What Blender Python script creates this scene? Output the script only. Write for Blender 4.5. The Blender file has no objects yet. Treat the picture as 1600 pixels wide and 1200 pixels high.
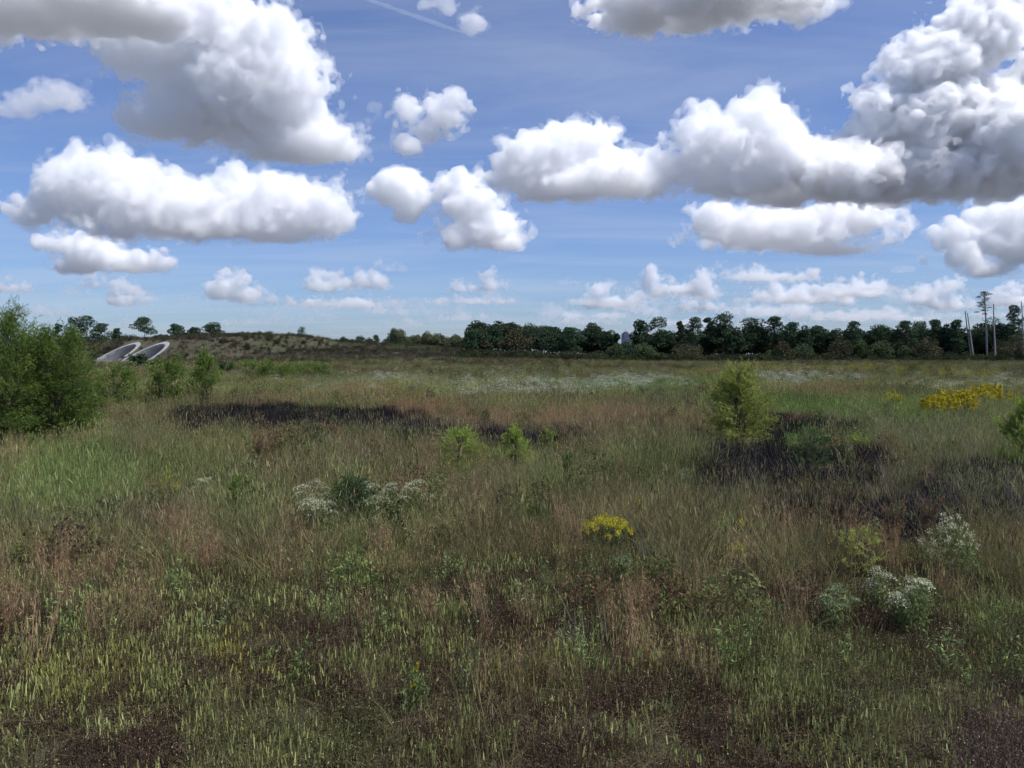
import bpy, bmesh, math, random
import numpy as np
from mathutils import Vector, Matrix

# ------------------------------------------------------------------ scene, camera, sky, sun
scene = bpy.context.scene
COL = scene.collection
R = math.radians
W_PX, H_PX, F_PX = 1600.0, 1200.0, 1200.0
CAM_Z = 3.6
HORIZON_Y = 550.0
PITCH = math.atan((600.0 - HORIZON_Y) / F_PX)

cam_data = bpy.data.cameras.new('camera')
cam = bpy.data.objects.new('camera', cam_data)
COL.objects.link(cam)
cam.location = (0, 0, CAM_Z)
cam.rotation_euler = (R(90) - PITCH, 0, 0)
cam_data.sensor_width = 36.0
cam_data.lens = 36.0 * F_PX / W_PX
cam_data.clip_start = 0.1
cam_data.clip_end = 90000
scene.camera = cam

SUN_EL, SUN_AZ = 60.0, 110.0       # degrees; azimuth clockwise from +Y (the viewing direction)
world = bpy.data.worlds.new('World')
scene.world = world
world.use_nodes = True
wn = world.node_tree.nodes
wl = world.node_tree.links
wn.clear()
sky = wn.new('ShaderNodeTexSky')
sky.sky_type = 'NISHITA'
sky.sun_disc = False
sky.sun_elevation = R(SUN_EL)
sky.sun_rotation = R(SUN_AZ)
sky.altitude = 20
sky.air_density = 1.0
sky.dust_density = 0.7
sky.ozone_density = 3.0
bg = wn.new('ShaderNodeBackground')
bg.inputs['Strength'].default_value = 0.058
wo = wn.new('ShaderNodeOutputWorld')
wb = wn.new('ShaderNodeMix')       # the camera's cool white balance
wb.data_type, wb.blend_type = 'RGBA', 'MULTIPLY'
wb.inputs['Factor'].default_value = 1.0
wb.inputs[7].default_value = (0.98, 1.22, 1.75, 1)
wl.new(sky.outputs[0], wb.inputs[6])
# thin high cirrus: faint streaks of ice cloud far above the cumulus, all over the sky
tcw = wn.new('ShaderNodeTexCoord')
sep = wn.new('ShaderNodeSeparateXYZ'); wl.new(tcw.outputs['Generated'], sep.inputs[0])
zc = wn.new('ShaderNodeMath'); zc.operation = 'MAXIMUM'; zc.inputs[1].default_value = 0.02; wl.new(sep.outputs['Z'], zc.inputs[0])
zd = wn.new('ShaderNodeMath'); zd.operation = 'ADD'; zd.inputs[1].default_value = 0.10; wl.new(zc.outputs[0], zd.inputs[0])
ux = wn.new('ShaderNodeMath'); ux.operation = 'DIVIDE'; wl.new(sep.outputs['X'], ux.inputs[0]); wl.new(zd.outputs[0], ux.inputs[1])
uy = wn.new('ShaderNodeMath'); uy.operation = 'DIVIDE'; wl.new(sep.outputs['Y'], uy.inputs[0]); wl.new(zd.outputs[0], uy.inputs[1])
cmb = wn.new('ShaderNodeCombineXYZ'); wl.new(ux.outputs[0], cmb.inputs[0]); wl.new(uy.outputs[0], cmb.inputs[1])
mpw = wn.new('ShaderNodeMapping'); mpw.inputs['Rotation'].default_value = (0, 0, 0.5); mpw.inputs['Scale'].default_value = (0.5, 1.6, 1)
wl.new(cmb.outputs[0], mpw.inputs[0])
cn = wn.new('ShaderNodeTexNoise'); cn.inputs['Scale'].default_value = 1.1; cn.inputs['Detail'].default_value = 8; cn.inputs['Roughness'].default_value = 0.62; cn.inputs['Distortion'].default_value = 0.6
wl.new(mpw.outputs[0], cn.inputs['Vector'])
cr = wn.new('ShaderNodeMapRange'); cr.inputs['From Min'].default_value = 0.42; cr.inputs['From Max'].default_value = 0.78; cr.inputs['To Min'].default_value = 0.085; cr.inputs['To Max'].default_value = 0.34
wl.new(cn.outputs[0], cr.inputs['Value'])
cm = wn.new('ShaderNodeMix'); cm.data_type = 'RGBA'
cm.inputs[7].default_value = (9.5, 10.2, 11.5, 1)
wl.new(cr.outputs[0], cm.inputs[0]); wl.new(wb.outputs[2], cm.inputs[6])
wl.new(cm.outputs[2], bg.inputs['Color'])
wl.new(bg.outputs[0], wo.inputs['Surface'])

sun_data = bpy.data.lights.new('sun', 'SUN')
sun_data.energy = 4.2
sun_data.angle = R(9.0)           # thin cloud in front of the sun softens every shadow
sun_data.color = (1.0, 0.975, 0.935)
sun = bpy.data.objects.new('sun', sun_data)
COL.objects.link(sun)
sd = Vector((math.sin(R(SUN_AZ)) * math.cos(R(SUN_EL)), math.cos(R(SUN_AZ)) * math.cos(R(SUN_EL)), math.sin(R(SUN_EL))))
sun.rotation_euler = sd.to_track_quat('Z', 'Y').to_euler()

scene.render.engine = 'CYCLES'
scene.view_settings.view_transform = 'Standard'
scene.view_settings.look = 'None'
scene.view_settings.exposure = 0.32
scene.view_settings.gamma = 1.0
cy = scene.cycles
cy.max_bounces = 32
cy.diffuse_bounces = 2
cy.glossy_bounces = 2
cy.transmission_bounces = 4
cy.transparent_max_bounces = 48
cy.volume_bounces = 30
cy.use_denoising = True
cy.use_adaptive_sampling = True
cy.adaptive_threshold = 0.03
cy.adaptive_min_samples = 16

# ------------------------------------------------------------------ helpers
rng = np.random.default_rng(7)

def ray(px, py):
    """world direction through a pixel of the photograph, scaled so that its y component is 1"""
    dx, dz = (px - W_PX / 2) / F_PX, (H_PX / 2 - py) / F_PX
    c, s = math.cos(PITCH), math.sin(PITCH)
    y, z = c + dz * s, -s + dz * c
    return dx / y, z / y

def at_depth(px, py, Y):
    a, b = ray(px, py)
    return Vector((a * Y, Y, CAM_Z + b * Y))

def on_ground(px, py):
    a, b = ray(px, py)
    Y = -CAM_Z / b
    return a * Y, Y

def px_x(px, Y):
    return (px - W_PX / 2) / F_PX * Y / math.cos(PITCH)

def mat_nodes(name):
    m = bpy.data.materials.new(name)
    m.use_nodes = True
    nt = m.node_tree
    nt.nodes.clear()
    out = nt.nodes.new('ShaderNodeOutputMaterial')
    return m, nt, out

def tag(o, label=None, cat=None, group=None, kind=None):
    if label: o['label'] = label
    if cat: o['category'] = cat
    if group: o['group'] = group
    if kind: o['kind'] = kind
    return o

def mesh_obj(name, verts, faces, mat=None, parent=None, smooth=False):
    me = bpy.data.meshes.new(name)
    me.from_pydata([tuple(v) for v in verts] if not isinstance(verts, np.ndarray) else verts.tolist(), [],
                   faces if not isinstance(faces, np.ndarray) else faces.tolist())
    if smooth:
        me.polygons.foreach_set('use_smooth', np.ones(len(me.polygons), dtype=bool))
    if mat: me.materials.append(mat)
    o = bpy.data.objects.new(name, me)
    COL.objects.link(o)
    if parent: o.parent = parent
    return o
# ------------------------------------------------------------------ ground
def smooth(a, b, v):
    t = np.clip((v - a) / (b - a), 0, 1)
    return t * t * (3 - 2 * t)

_lat = np.random.default_rng(3).random((256, 256))
def vnoise(x, y):
    x = np.asarray(x, float); y = np.asarray(y, float)
    xi, yi = np.floor(x).astype(int), np.floor(y).astype(int)
    fx, fy = x - xi, y - yi
    fx = fx * fx * (3 - 2 * fx); fy = fy * fy * (3 - 2 * fy)
    g = lambda i, j: _lat[(xi + i) % 256, (yi + j) % 256]
    return (g(0, 0) * (1 - fx) + g(1, 0) * fx) * (1 - fy) + (g(0, 1) * (1 - fx) + g(1, 1) * fx) * fy
def fbm(x, y, o=4):
    s, a, n = 0, 0.5, 0
    for i in range(o):
        s = s + a * vnoise(x * 2 ** i + 17 * i, y * 2 ** i + 31 * i); n += a; a *= 0.5
    return s / n

TH = R(52.4)                                   # heading of the tunnels
AX = np.array([math.cos(TH), math.sin(TH)])    # along the tunnel, into the hill
PP = np.array([math.sin(TH), -math.cos(TH)])   # across it, towards the viewer
P1 = np.array([px_x(161.5, 245.0), 245.0])     # middle of the first mouth at ground level
TUN_W, TUN_H, TUN_GAP = 15.0, 5.9, 18.2
TUN_TAN = TUN_H / 10.3                         # slope of the cut mouths and of the bank round them

def tunnel_st(x, y, k):
    dx, dy = x - (P1[0] + PP[0] * TUN_GAP * k), y - (P1[1] + PP[1] * TUN_GAP * k)
    return dx * PP[0] + dy * PP[1], dx * AX[0] + dy * AX[1]      # s across, t along

def ground_z(x, y):
    x = np.asarray(x, float); y = np.asarray(y, float)
    s, t = tunnel_st(x, y, 0)
    y0 = 200 + 48 * (1 - smooth(-118, -70, x))
    z2 = 8.3 * smooth(0, 1, (y + 6 * (fbm(x / 40, y / 40) - 0.5) - y0) / (302 - y0)) * (1 - smooth(345, 430, y))
    z2 = z2 * (1 - smooth(-95, 62, x + 0.10 * (y - 290))) * smooth(-192, -160, x)
    z2 = z2 * (0.93 + 0.16 * (fbm(x / 25 + 5, y / 25) - 0.5))
    mask = smooth(-30, -11, s) * (1 - smooth(TUN_GAP + 11, TUN_GAP + 34, s))
    zp = np.clip(t * TUN_TAN, 0, None)
    zp = np.minimum(zp, 7.6 + 0.06 * np.clip(t - 13, 0, 25)) * mask * (1 - smooth(55, 100, t))
    h = np.maximum(z2, zp)
    calm = np.exp(-((np.clip(np.abs(s - TUN_GAP / 2) - 16, 0, None)) / 8) ** 2) * np.exp(-(np.clip(np.abs(t) - 14, 0, None) / 10) ** 2)
    bump = (fbm(x / 9, y / 9) - 0.5) * 0.8 + (fbm(x / 2.2 + 9, y / 2.2) - 0.5) * 0.12
    bump = bump * (1 - calm)
    bump = bump + (fbm(x / 16 + 3, y / 16) - 0.5) * 1.4 * smooth(0.5, 3, z2) * (1 - calm)
    return h + bump - 0.25 * smooth(1.0, 6.0, 6 - np.abs(y)) * 0

def axis(segs):
    out = []
    for a, b, st in segs:
        out.append(np.arange(a, b, st))
    return np.concatenate(out)
gx = axis([(-6000, -600, 600), (-600, -240, 30), (-240, -160, 3), (-160, -80, 1.25), (-80, 160, 2.5), (160, 300, 10), (300, 600, 50), (600, 6001, 600)])
gy = axis([(-200, 0, 20), (0, 60, 0.8), (60, 210, 2.5), (210, 300, 1.25), (300, 460, 5), (460, 1000, 60), (1000, 12001, 1000)])
GX, GY = np.meshgrid(gx, gy, indexing='ij')
GZ = ground_z(GX, GY)
nx, ny = GX.shape
ids = np.arange(nx * ny).reshape(nx, ny)
quads = np.stack([ids[:-1, :-1], ids[1:, :-1], ids[1:, 1:], ids[:-1, 1:]], -1).reshape(-1, 4)
cxm = GX.ravel()[quads].mean(1); cym = GY.ravel()[quads].mean(1)
keep = np.ones(len(quads), bool)
for k in (0, 1):
    s, t = tunnel_st(cxm, cym, k)
    arch = (TUN_H + 0.25) * np.sqrt(np.clip(1 - (2 * s / (TUN_W + 0.5)) ** 2, 0, None))
    keep &= ~((np.abs(s) < TUN_W / 2 + 0.2) & (t > -0.6) & (arch > t * TUN_TAN))
quads = quads[keep]

def grow_noise(nt, scale, detail=6, rough=0.6, vec=None):
    n = nt.nodes.new('ShaderNodeTexNoise')
    n.inputs['Scale'].default_value = scale
    n.inputs['Detail'].default_value = detail
    n.inputs['Roughness'].default_value = rough
    if vec is not None: nt.links.new(vec, n.inputs['Vector'])
    return n
def ramp(nt, fac, stops):
    r = nt.nodes.new('ShaderNodeValToRGB')
    els = r.color_ramp.elements
    while len(els) < len(stops): els.new(0.5)
    for e, (p, c) in zip(els, stops):
        e.position = p; e.color = (*c, 1)
    nt.links.new(fac, r.inputs[0])
    return r

m, nt, out = mat_nodes('thatch_soil')
tc = nt.nodes.new('ShaderNodeTexCoord')
n1 = grow_noise(nt, 0.05, 8, 0.65, tc.outputs['Object'])
n2 = grow_noise(nt, 3.0, 8, 0.7, tc.outputs['Object'])
r1 = ramp(nt, n1.outputs[0], [(0.35, (0.095, 0.083, 0.062)), (0.5, (0.112, 0.110, 0.070)), (0.65, (0.130, 0.112, 0.082))])
r2 = ramp(nt, n2.outputs[0], [(0.3, (0.35, 0.35, 0.35)), (0.7, (1.2, 1.2, 1.2))])
mx = nt.nodes.new('ShaderNodeMix'); mx.data_type = 'RGBA'; mx.blend_type = 'MULTIPLY'; mx.inputs[0].default_value = 1
nt.links.new(r1.outputs[0], mx.inputs[6]); nt.links.new(r2.outputs[0], mx.inputs[7])
bs = nt.nodes.new('ShaderNodeBsdfDiffuse'); bs.inputs['Roughness'].default_value = 1.0
bp = nt.nodes.new('ShaderNodeBump'); bp.inputs['Strength'].default_value = 0.8; bp.inputs['Distance'].default_value = 0.15
nt.links.new(n2.outputs[0], bp.inputs['Height']); nt.links.new(bp.outputs[0], bs.inputs['Normal'])
nt.links.new(mx.outputs[2], bs.inputs['Color']); nt.links.new(bs.outputs[0], out.inputs['Surface'])
# far unseen city land, greyed to bounce neutral light onto the cloud bases
gpos = nt.nodes.new('ShaderNodeNewGeometry')
vl = nt.nodes.new('ShaderNodeVectorMath'); vl.operation = 'LENGTH'; nt.links.new(gpos.outputs['Position'], vl.inputs[0])
fr = nt.nodes.new('ShaderNodeMapRange'); fr.inputs['From Min'].default_value = 1000; fr.inputs['From Max'].default_value = 1800
nt.links.new(vl.outputs['Value'], fr.inputs['Value'])
mc = nt.nodes.new('ShaderNodeMix'); mc.data_type = 'RGBA'; mc.inputs[7].default_value = (0.17, 0.176, 0.19, 1)
nt.links.new(fr.outputs[0], mc.inputs[0]); nt.links.new(mx.outputs[2], mc.inputs[6]); nt.links.new(mc.outputs[2], bs.inputs['Color'])
M_SOIL = m
ground = mesh_obj('ground', np.stack([GX, GY, GZ], -1).reshape(-1, 3), quads, M_SOIL, smooth=True)
tag(ground, kind='structure')

# ------------------------------------------------------------------ tunnels through the grassy hill
def concrete(name, base, streak):
    m, nt, out = mat_nodes(name)
    tc = nt.nodes.new('ShaderNodeTexCoord')
    mp = nt.nodes.new('ShaderNodeMapping'); mp.inputs['Scale'].default_value = (0.5, 0.5, 0.12)
    nt.links.new(tc.outputs['Object'], mp.inputs[0])
    n = grow_noise(nt, 1.2, 8, 0.65, mp.outputs[0])
    r = ramp(nt, n.outputs[0], [(0.3, tuple(c * streak for c in base)), (0.65, base)])
    b = nt.nodes.new('ShaderNodeBsdfPrincipled'); b.inputs['Roughness'].default_value = 0.85
    nt.links.new(r.outputs[0], b.inputs['Base Color']); nt.links.new(b.outputs[0], out.inputs['Surface'])
    return m
M_RIM = concrete('pale_concrete', (0.36, 0.36, 0.36), 0.7)
M_LINING = concrete('grey_concrete', (0.50, 0.49, 0.50), 0.75)
M_ROAD = concrete('tunnel_floor_concrete', (0.36, 0.36, 0.36), 0.7)
tunnel_label = ['grey concrete tunnel mouth cut slantwise into the hill, left one of the two',
                'grey concrete tunnel mouth cut slantwise into the hill, right one of the two']
for k in (0, 1):
    c = P1 + PP * TUN_GAP * k
    root = bpy.data.objects.new('tunnel_mouth', None); COL.objects.link(root)
    root.location = (c[0], c[1], 0)
    tag(root, tunnel_label[k], 'tunnel', 'tunnel mouths in the hill')
    def P(s, t, z):
        return (PP[0] * s + AX[0] * t, PP[1] * s + AX[1] * t, z)
    nseg = 40
    cot = 1 / TUN_TAN
    nrm = Vector((-AX[0] * TUN_TAN, -AX[1] * TUN_TAN, 1)).normalized()
    # collar
    V, Fc = [], []
    for i in range(nseg + 1):
        ph = math.pi * i / nseg
        for (ex, up) in ((0.0, -0.5), (0.0, 0.32), (0.72, 0.32), (0.72, -0.7)):
            s = (TUN_W / 2 + ex) * math.cos(ph); z = (TUN_H + ex) * math.sin(ph)
            p = Vector(P(s, z * cot, z)) + nrm * up
            V.append(p)
    for i in range(nseg):
        for j in range(3):
            a = i * 4 + j
            Fc.append((a, a + 1, a + 5, a + 4))
    rim = mesh_obj('collar', V, Fc, M_RIM, root)
    # lining: panels along the barrel with recessed joints
    V, Fc = [], []
    for i in range(nseg + 1):
        ph = math.pi * i / nseg
        s = (TUN_W / 2 + 0.06) * math.cos(ph); z = (TUN_H + 0.06) * math.sin(ph)
        V += [P(s, z * cot - 0.2, z), P(s, max(z * cot, 0) * 0.4 + 14, z), P(s, 30, z), P(s, 60, z)]
    for i in range(nseg):
        for j in range(3):
            a = i * 4 + j
            Fc.append((a, a + 4, a + 5, a + 1))
    mesh_obj('lining', V, Fc, M_LINING, root, smooth=True)
    V = [P(0, 60, 0)] + [P((TUN_W / 2 + 0.06) * math.cos(math.pi * i / nseg), 60, (TUN_H + 0.06) * math.sin(math.pi * i / nseg)) for i in range(nseg + 1)]
    mesh_obj('light_stop_cap', V, [(0, i, i + 1) for i in range(1, nseg + 1)], M_LINING, root)  # added cap keeping sky light out; the barrel has no such wall
    V = [P(-TUN_W / 2, -0.3, 0.10), P(TUN_W / 2, -0.3, 0.10), P(TUN_W / 2, 60, 0.10), P(-TUN_W / 2, 60, 0.10)]
    mesh_obj('road_bed', V, [(0, 1, 2, 3)], M_ROAD, root)

# ------------------------------------------------------------------ plants: leaf and wood builders
def fast_mesh(name, verts, faces, mat, attr=None):
    """verts (N,3), faces (M,k) arrays, attr: dict name -> per-vertex floats"""
    me = bpy.data.meshes.new(name)
    k = faces.shape[1]
    me.vertices.add(len(verts)); me.vertices.foreach_set('co', np.ascontiguousarray(verts, np.float32).ravel())
    me.loops.add(faces.size); me.loops.foreach_set('vertex_index', np.ascontiguousarray(faces, np.int32).ravel())
    me.polygons.add(len(faces)); me.polygons.foreach_set('loop_start', np.arange(0, faces.size, k, dtype=np.int32))
    me.update(calc_edges=True)
    for n, v in (attr or {}).items():
        a = me.attributes.new(n, 'FLOAT', 'POINT'); a.data.foreach_set('value', np.ascontiguousarray(v, np.float32))
    if mat: me.materials.append(mat)
    return me

def link(name, me, parent=None, loc=None):
    o = bpy.data.objects.new(name, me); COL.objects.link(o)
    if parent: o.parent = parent
    if loc is not None: o.location = loc
    return o

def unit(v):
    return v / np.maximum(np.linalg.norm(v, axis=-1, keepdims=True), 1e-9)

def leaf_quads(c, length, width, r, dirs=None, spread=1.0):
    """one diamond per centre; dirs gives the long axis"""
    n = len(c)
    d = unit(r.normal(size=(n, 3))) if dirs is None else unit(dirs + spread * r.normal(size=(n, 3)) * 0.5)
    s = unit(np.cross(d, unit(r.normal(size=(n, 3)))))
    L = (np.broadcast_to(length, n) * r.uniform(0.6, 1.3, n))[:, None] / 2
    Wd = (np.broadcast_to(width, n) * r.uniform(0.6, 1.3, n))[:, None] / 2
    v = np.stack([c - d * L, c + s * Wd, c + d * L, c - s * Wd], 1).reshape(-1, 3)
    f = np.arange(4 * n).reshape(n, 4)
    return v, f

def tubes(paths, sides=5):
    """paths: list of (pts (k,3), radii (k,)) -> verts, quads"""
    V, Fq, o = [], [], 0
    for pts, rad in paths:
        pts = np.asarray(pts, float); rad = np.asarray(rad, float)
        t = unit(np.gradient(pts, axis=0))
        ref = np.where(np.abs(t[:, 2:3]) > 0.9, np.array([[1.0, 0, 0]]), np.array([[0, 0, 1.0]]))
        u = unit(np.cross(t, ref)); w = np.cross(t, u)
        a = np.arange(sides) * 2 * math.pi / sides
        ring = pts[:, None, :] + rad[:, None, None] * (np.cos(a)[None, :, None] * u[:, None, :] + np.sin(a)[None, :, None] * w[:, None, :])
        V.append(ring.reshape(-1, 3))
        k = len(pts)
        i = np.arange(k - 1)[:, None] * sides; j = np.arange(sides)[None, :]; jn = (j + 1) % sides
        Fq.append(np.stack([i + j, i + jn, i + sides + jn, i + sides + j], -1).reshape(-1, 4) + o)
        o += k * sides
    return np.concatenate(V), np.concatenate(Fq)

def leaf_material(name, dark, mid, light, trans=0.3, instancer=False):
    m, nt, out = mat_nodes(name)
    a = nt.nodes.new('ShaderNodeAttribute'); a.attribute_name = 'tone'
    r = ramp(nt, a.outputs['Fac'], [(0.0, dark), (0.5, mid), (1.0, light)])
    oi = nt.nodes.new('ShaderNodeObjectInfo')
    mr = nt.nodes.new('ShaderNodeMapRange'); mr.inputs['To Min'].default_value = 0.85; mr.inputs['To Max'].default_value = 1.15
    nt.links.new(oi.outputs['Random'], mr.inputs['Value'])
    mx = nt.nodes.new('ShaderNodeMix'); mx.data_type = 'RGBA'; mx.blend_type = 'MULTIPLY'; mx.inputs[0].default_value = 1
    nt.links.new(r.outputs[0], mx.inputs[6]); nt.links.new(mr.outputs[0], mx.inputs[7])
    d = nt.nodes.new('ShaderNodeBsdfDiffuse'); t = nt.nodes.new('ShaderNodeBsdfTranslucent')
    x = nt.nodes.new('ShaderNodeMixShader'); x.inputs[0].default_value = trans
    nt.links.new(mx.outputs[2], d.inputs['Color']); nt.links.new(mx.outputs[2], t.inputs['Color'])
    nt.links.new(d.outputs[0], x.inputs[1]); nt.links.new(t.outputs[0], x.inputs[2]); nt.links.new(x.outputs[0], out.inputs['Surface'])
    return m
def bark_material(name, a, b):
    m, nt, out = mat_nodes(name)
    tc = nt.nodes.new('ShaderNodeTexCoord')
    mp = nt.nodes.new('ShaderNodeMapping'); mp.inputs['Scale'].default_value = (6, 6, 1.2)
    nt.links.new(tc.outputs['Object'], mp.inputs[0])
    n = grow_noise(nt, 1.5, 6, 0.7, mp.outputs[0])
    r = ramp(nt, n.outputs[0], [(0.35, a), (0.65, b)])
    d = nt.nodes.new('ShaderNodeBsdfDiffuse'); nt.links.new(r.outputs[0], d.inputs['Color']); nt.links.new(d.outputs[0], out.inputs['Surface'])
    return m
M_PINE = leaf_material('pine_needles', (0.033, 0.059, 0.036), (0.054, 0.090, 0.049), (0.091, 0.133, 0.067), 0.15)
M_OAK = leaf_material('oak_leaves', (0.033, 0.054, 0.033), (0.049, 0.077, 0.045), (0.080, 0.113, 0.059), 0.15)
M_OAKBROWN = leaf_material('browning_oak_leaves', (0.058, 0.058, 0.035), (0.093, 0.090, 0.052), (0.138, 0.128, 0.072), 0.15)
M_EDGE = leaf_material('woodland_edge_leaves', (0.049, 0.075, 0.036), (0.083, 0.117, 0.054), (0.142, 0.175, 0.080), 0.2)
M_PALE = leaf_material('pale_far_leaves', (0.075, 0.10, 0.060), (0.12, 0.15, 0.085), (0.18, 0.20, 0.11), 0.25)
M_BARK = bark_material('pine_bark', (0.05, 0.042, 0.036), (0.11, 0.095, 0.08))
M_DEAD = bark_material('weathered_grey_wood', (0.20, 0.19, 0.18), (0.42, 0.40, 0.37))
M_DARKDEAD = bark_material('dark_dead_wood', (0.07, 0.065, 0.06), (0.16, 0.15, 0.14))

def blob_leaves(blobs, n_total, size, r, shell=0.55):
    """blobs: (cx, cy, cz, rx, ry, rz); leaf clumps gathered towards the skin of each blob"""
    B = np.array(blobs, float)
    w = (B[:, 3] * B[:, 4] * B[:, 5]) ** 0.67
    cnt = np.maximum(8, (n_total * w / w.sum()).astype(int))
    C, T, D = [], [], []
    for b, n in zip(B, cnt):
        d = unit(r.normal(size=(n, 3)))
        rad = (shell + (1 - shell) * r.random(n)) ** 0.6
        rad *= 1 + 0.16 * np.sin(5 * d[:, 0] + b[0]) * np.sin(5 * d[:, 2] + b[2])
        C.append(b[:3] + d * rad[:, None] * b[3:6])
        T.append(np.clip(r.normal(0.45, 0.13) + r.normal(0, 0.12, n), 0, 1))
        D.append(d)
    C = np.concatenate(C); T = np.concatenate(T)
    v, f = leaf_quads(C, size, size * 0.6, r)
    return v, f, np.repeat(T, 4)

def limb(a, b, r0, r1, r, bend=0.12, k=5):
    a = np.asarray(a, float); b = np.asarray(b, float)
    t = np.linspace(0, 1, k)[:, None]
    L = np.linalg.norm(b - a)
    off = r.normal(size=3) * bend * L
    p = a + (b - a) * t + off * (t * (1 - t)) * 2
    return p, np.linspace(r0, r1, k)

def crown_blobs(kind, H, Wd, r):
    bl = []
    if kind == 'pine':                      # flat-topped cushions at the ends of bare limbs
        nb = int(r.integers(12, 18))
        lo_c = r.uniform(0.30, 0.48)
        for i in range(nb):
            q = (i + 0.5) / nb
            z = H * (lo_c + (0.96 - lo_c) * q)
            env = Wd / 2 * (0.55 + 0.5 * math.sin(math.pi * min(1, 0.25 + q * 0.75))) * (0.62 if q > 0.88 else 1)
            a = r.uniform(0, 2 * math.pi)
            rr = env * r.uniform(0.3, 0.75)
            s = Wd * r.uniform(0.15, 0.30)
            bl.append((rr * math.cos(a), rr * math.sin(a), z, s, s, s * r.uniform(0.42, 0.75)))
        bl.append((0, 0, H * 0.95, Wd * 0.22, Wd * 0.22, H * 0.05))
    elif kind == 'tallpine':
        nb = int(r.integers(12, 16))
        for i in range(nb):
            q = (i + 0.5) / nb
            z = H * (0.30 + 0.66 * q)
            env = Wd / 2 * (1.0 - 0.55 * q ** 2)
            a = r.uniform(0, 2 * math.pi); rr = env * r.uniform(0.25, 0.7); s = Wd * r.uniform(0.18, 0.27)
            bl.append((rr * math.cos(a), rr * math.sin(a), z, s, s, s * r.uniform(0.5, 0.8)))
        bl.append((0, 0, H * 0.96, Wd * 0.16, Wd * 0.16, H * 0.05))
    elif kind == 'oak':                     # broad dome of many bulges
        nb = int(r.integers(20, 28))
        for i in range(nb):
            d = unit(r.normal(size=3)); d[2] = abs(d[2]) * 1.25 - 0.45
            s = Wd * r.uniform(0.14, 0.21)
            k = r.uniform(0.55, 0.82)
            bl.append((d[0] * Wd / 2 * k, d[1] * Wd / 2 * k, H * (0.52 + 0.40 * d[2] * k * 1.15), s, s, s * 0.8))
        bl.append((0, 0, H * 0.55, Wd * 0.36, Wd * 0.36, H * 0.3))
        bl.append((0, 0, H * 0.82, Wd * 0.22, Wd * 0.22, H * 0.16))
    elif kind == 'bush':
        nb = int(r.integers(8, 12))
        for i in range(nb):
            d = unit(r.normal(size=3)); d[2] = abs(d[2])
            s = Wd * r.uniform(0.16, 0.24)
            bl.append((d[0] * Wd * 0.32, d[1] * Wd * 0.32, H * (0.2 + 0.58 * d[2]), s, s, min(s, H * 0.3)))
        bl.append((0, 0, H * 0.35, Wd * 0.36, Wd * 0.36, H * 0.34))
    return bl

def make_tree(name, label, cat, group, px, top, wpx, Y, kind, mat, seed, base=None, leaf=0.62, n=2600, bark=None, lean=0.0):
    r = np.random.default_rng(seed)
    x = px_x(px, Y)
    z0 = float(ground_z(x, Y)) - 0.15
    H = at_depth(px, top, Y).z - z0
    Wd = wpx / F_PX * Y
    root = bpy.data.objects.new(name, None); COL.objects.link(root)
    root.location = (x, Y, z0)
    root.rotation_euler = (0, 0, r.uniform(0, 6.28) if kind != 'pine' else 0)
    tag(root, label, cat, group)
    bl = crown_blobs(kind, H, Wd, r)
    v, f, t = blob_leaves(bl, n, leaf, r)
    link('crown', fast_mesh('crown', v, f, mat, {'tone': t}), root)
    paths = []
    if kind == 'bush':
        for b in bl[:6]:
            paths.append(limb((r.normal(0, 0.1), r.normal(0, 0.1), -0.1), b[:3], 0.06 * H / 2, 0.02, r))
    else:
        top_p = np.array((r.normal(0, 0.03) * H, r.normal(0, 0.03) * H, H * 0.93))
        r0 = H * (0.017 if 'pine' in kind else 0.022)
        tr = limb((0, 0, -0.3), top_p, r0, r0 * 0.25, r, 0.02, 8)
        paths.append(tr)
        if kind == 'oak':
            for a in r.uniform(0, 6.28, 2):
                paths.append(limb((0.7 * math.cos(a), 0.7 * math.sin(a), -0.2), (Wd * 0.25 * math.cos(a), Wd * 0.25 * math.sin(a), H * 0.6), r0 * 0.7, r0 * 0.3, r, 0.05, 6))
        for b in bl[:-1]:
            q = max(0.15, min(0.9, b[2] / H - 0.12 - 0.05 * r.random()))
            a0 = tr[0][0] + (tr[0][-1] - tr[0][0]) * q
            paths.append(limb(a0, b[:3], r0 * 0.35, r0 * 0.1, r))
    tv, tf = tubes(paths, 5)
    link('trunk', fast_mesh('trunk', tv, tf, bark or M_BARK), root)
    return root

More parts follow.
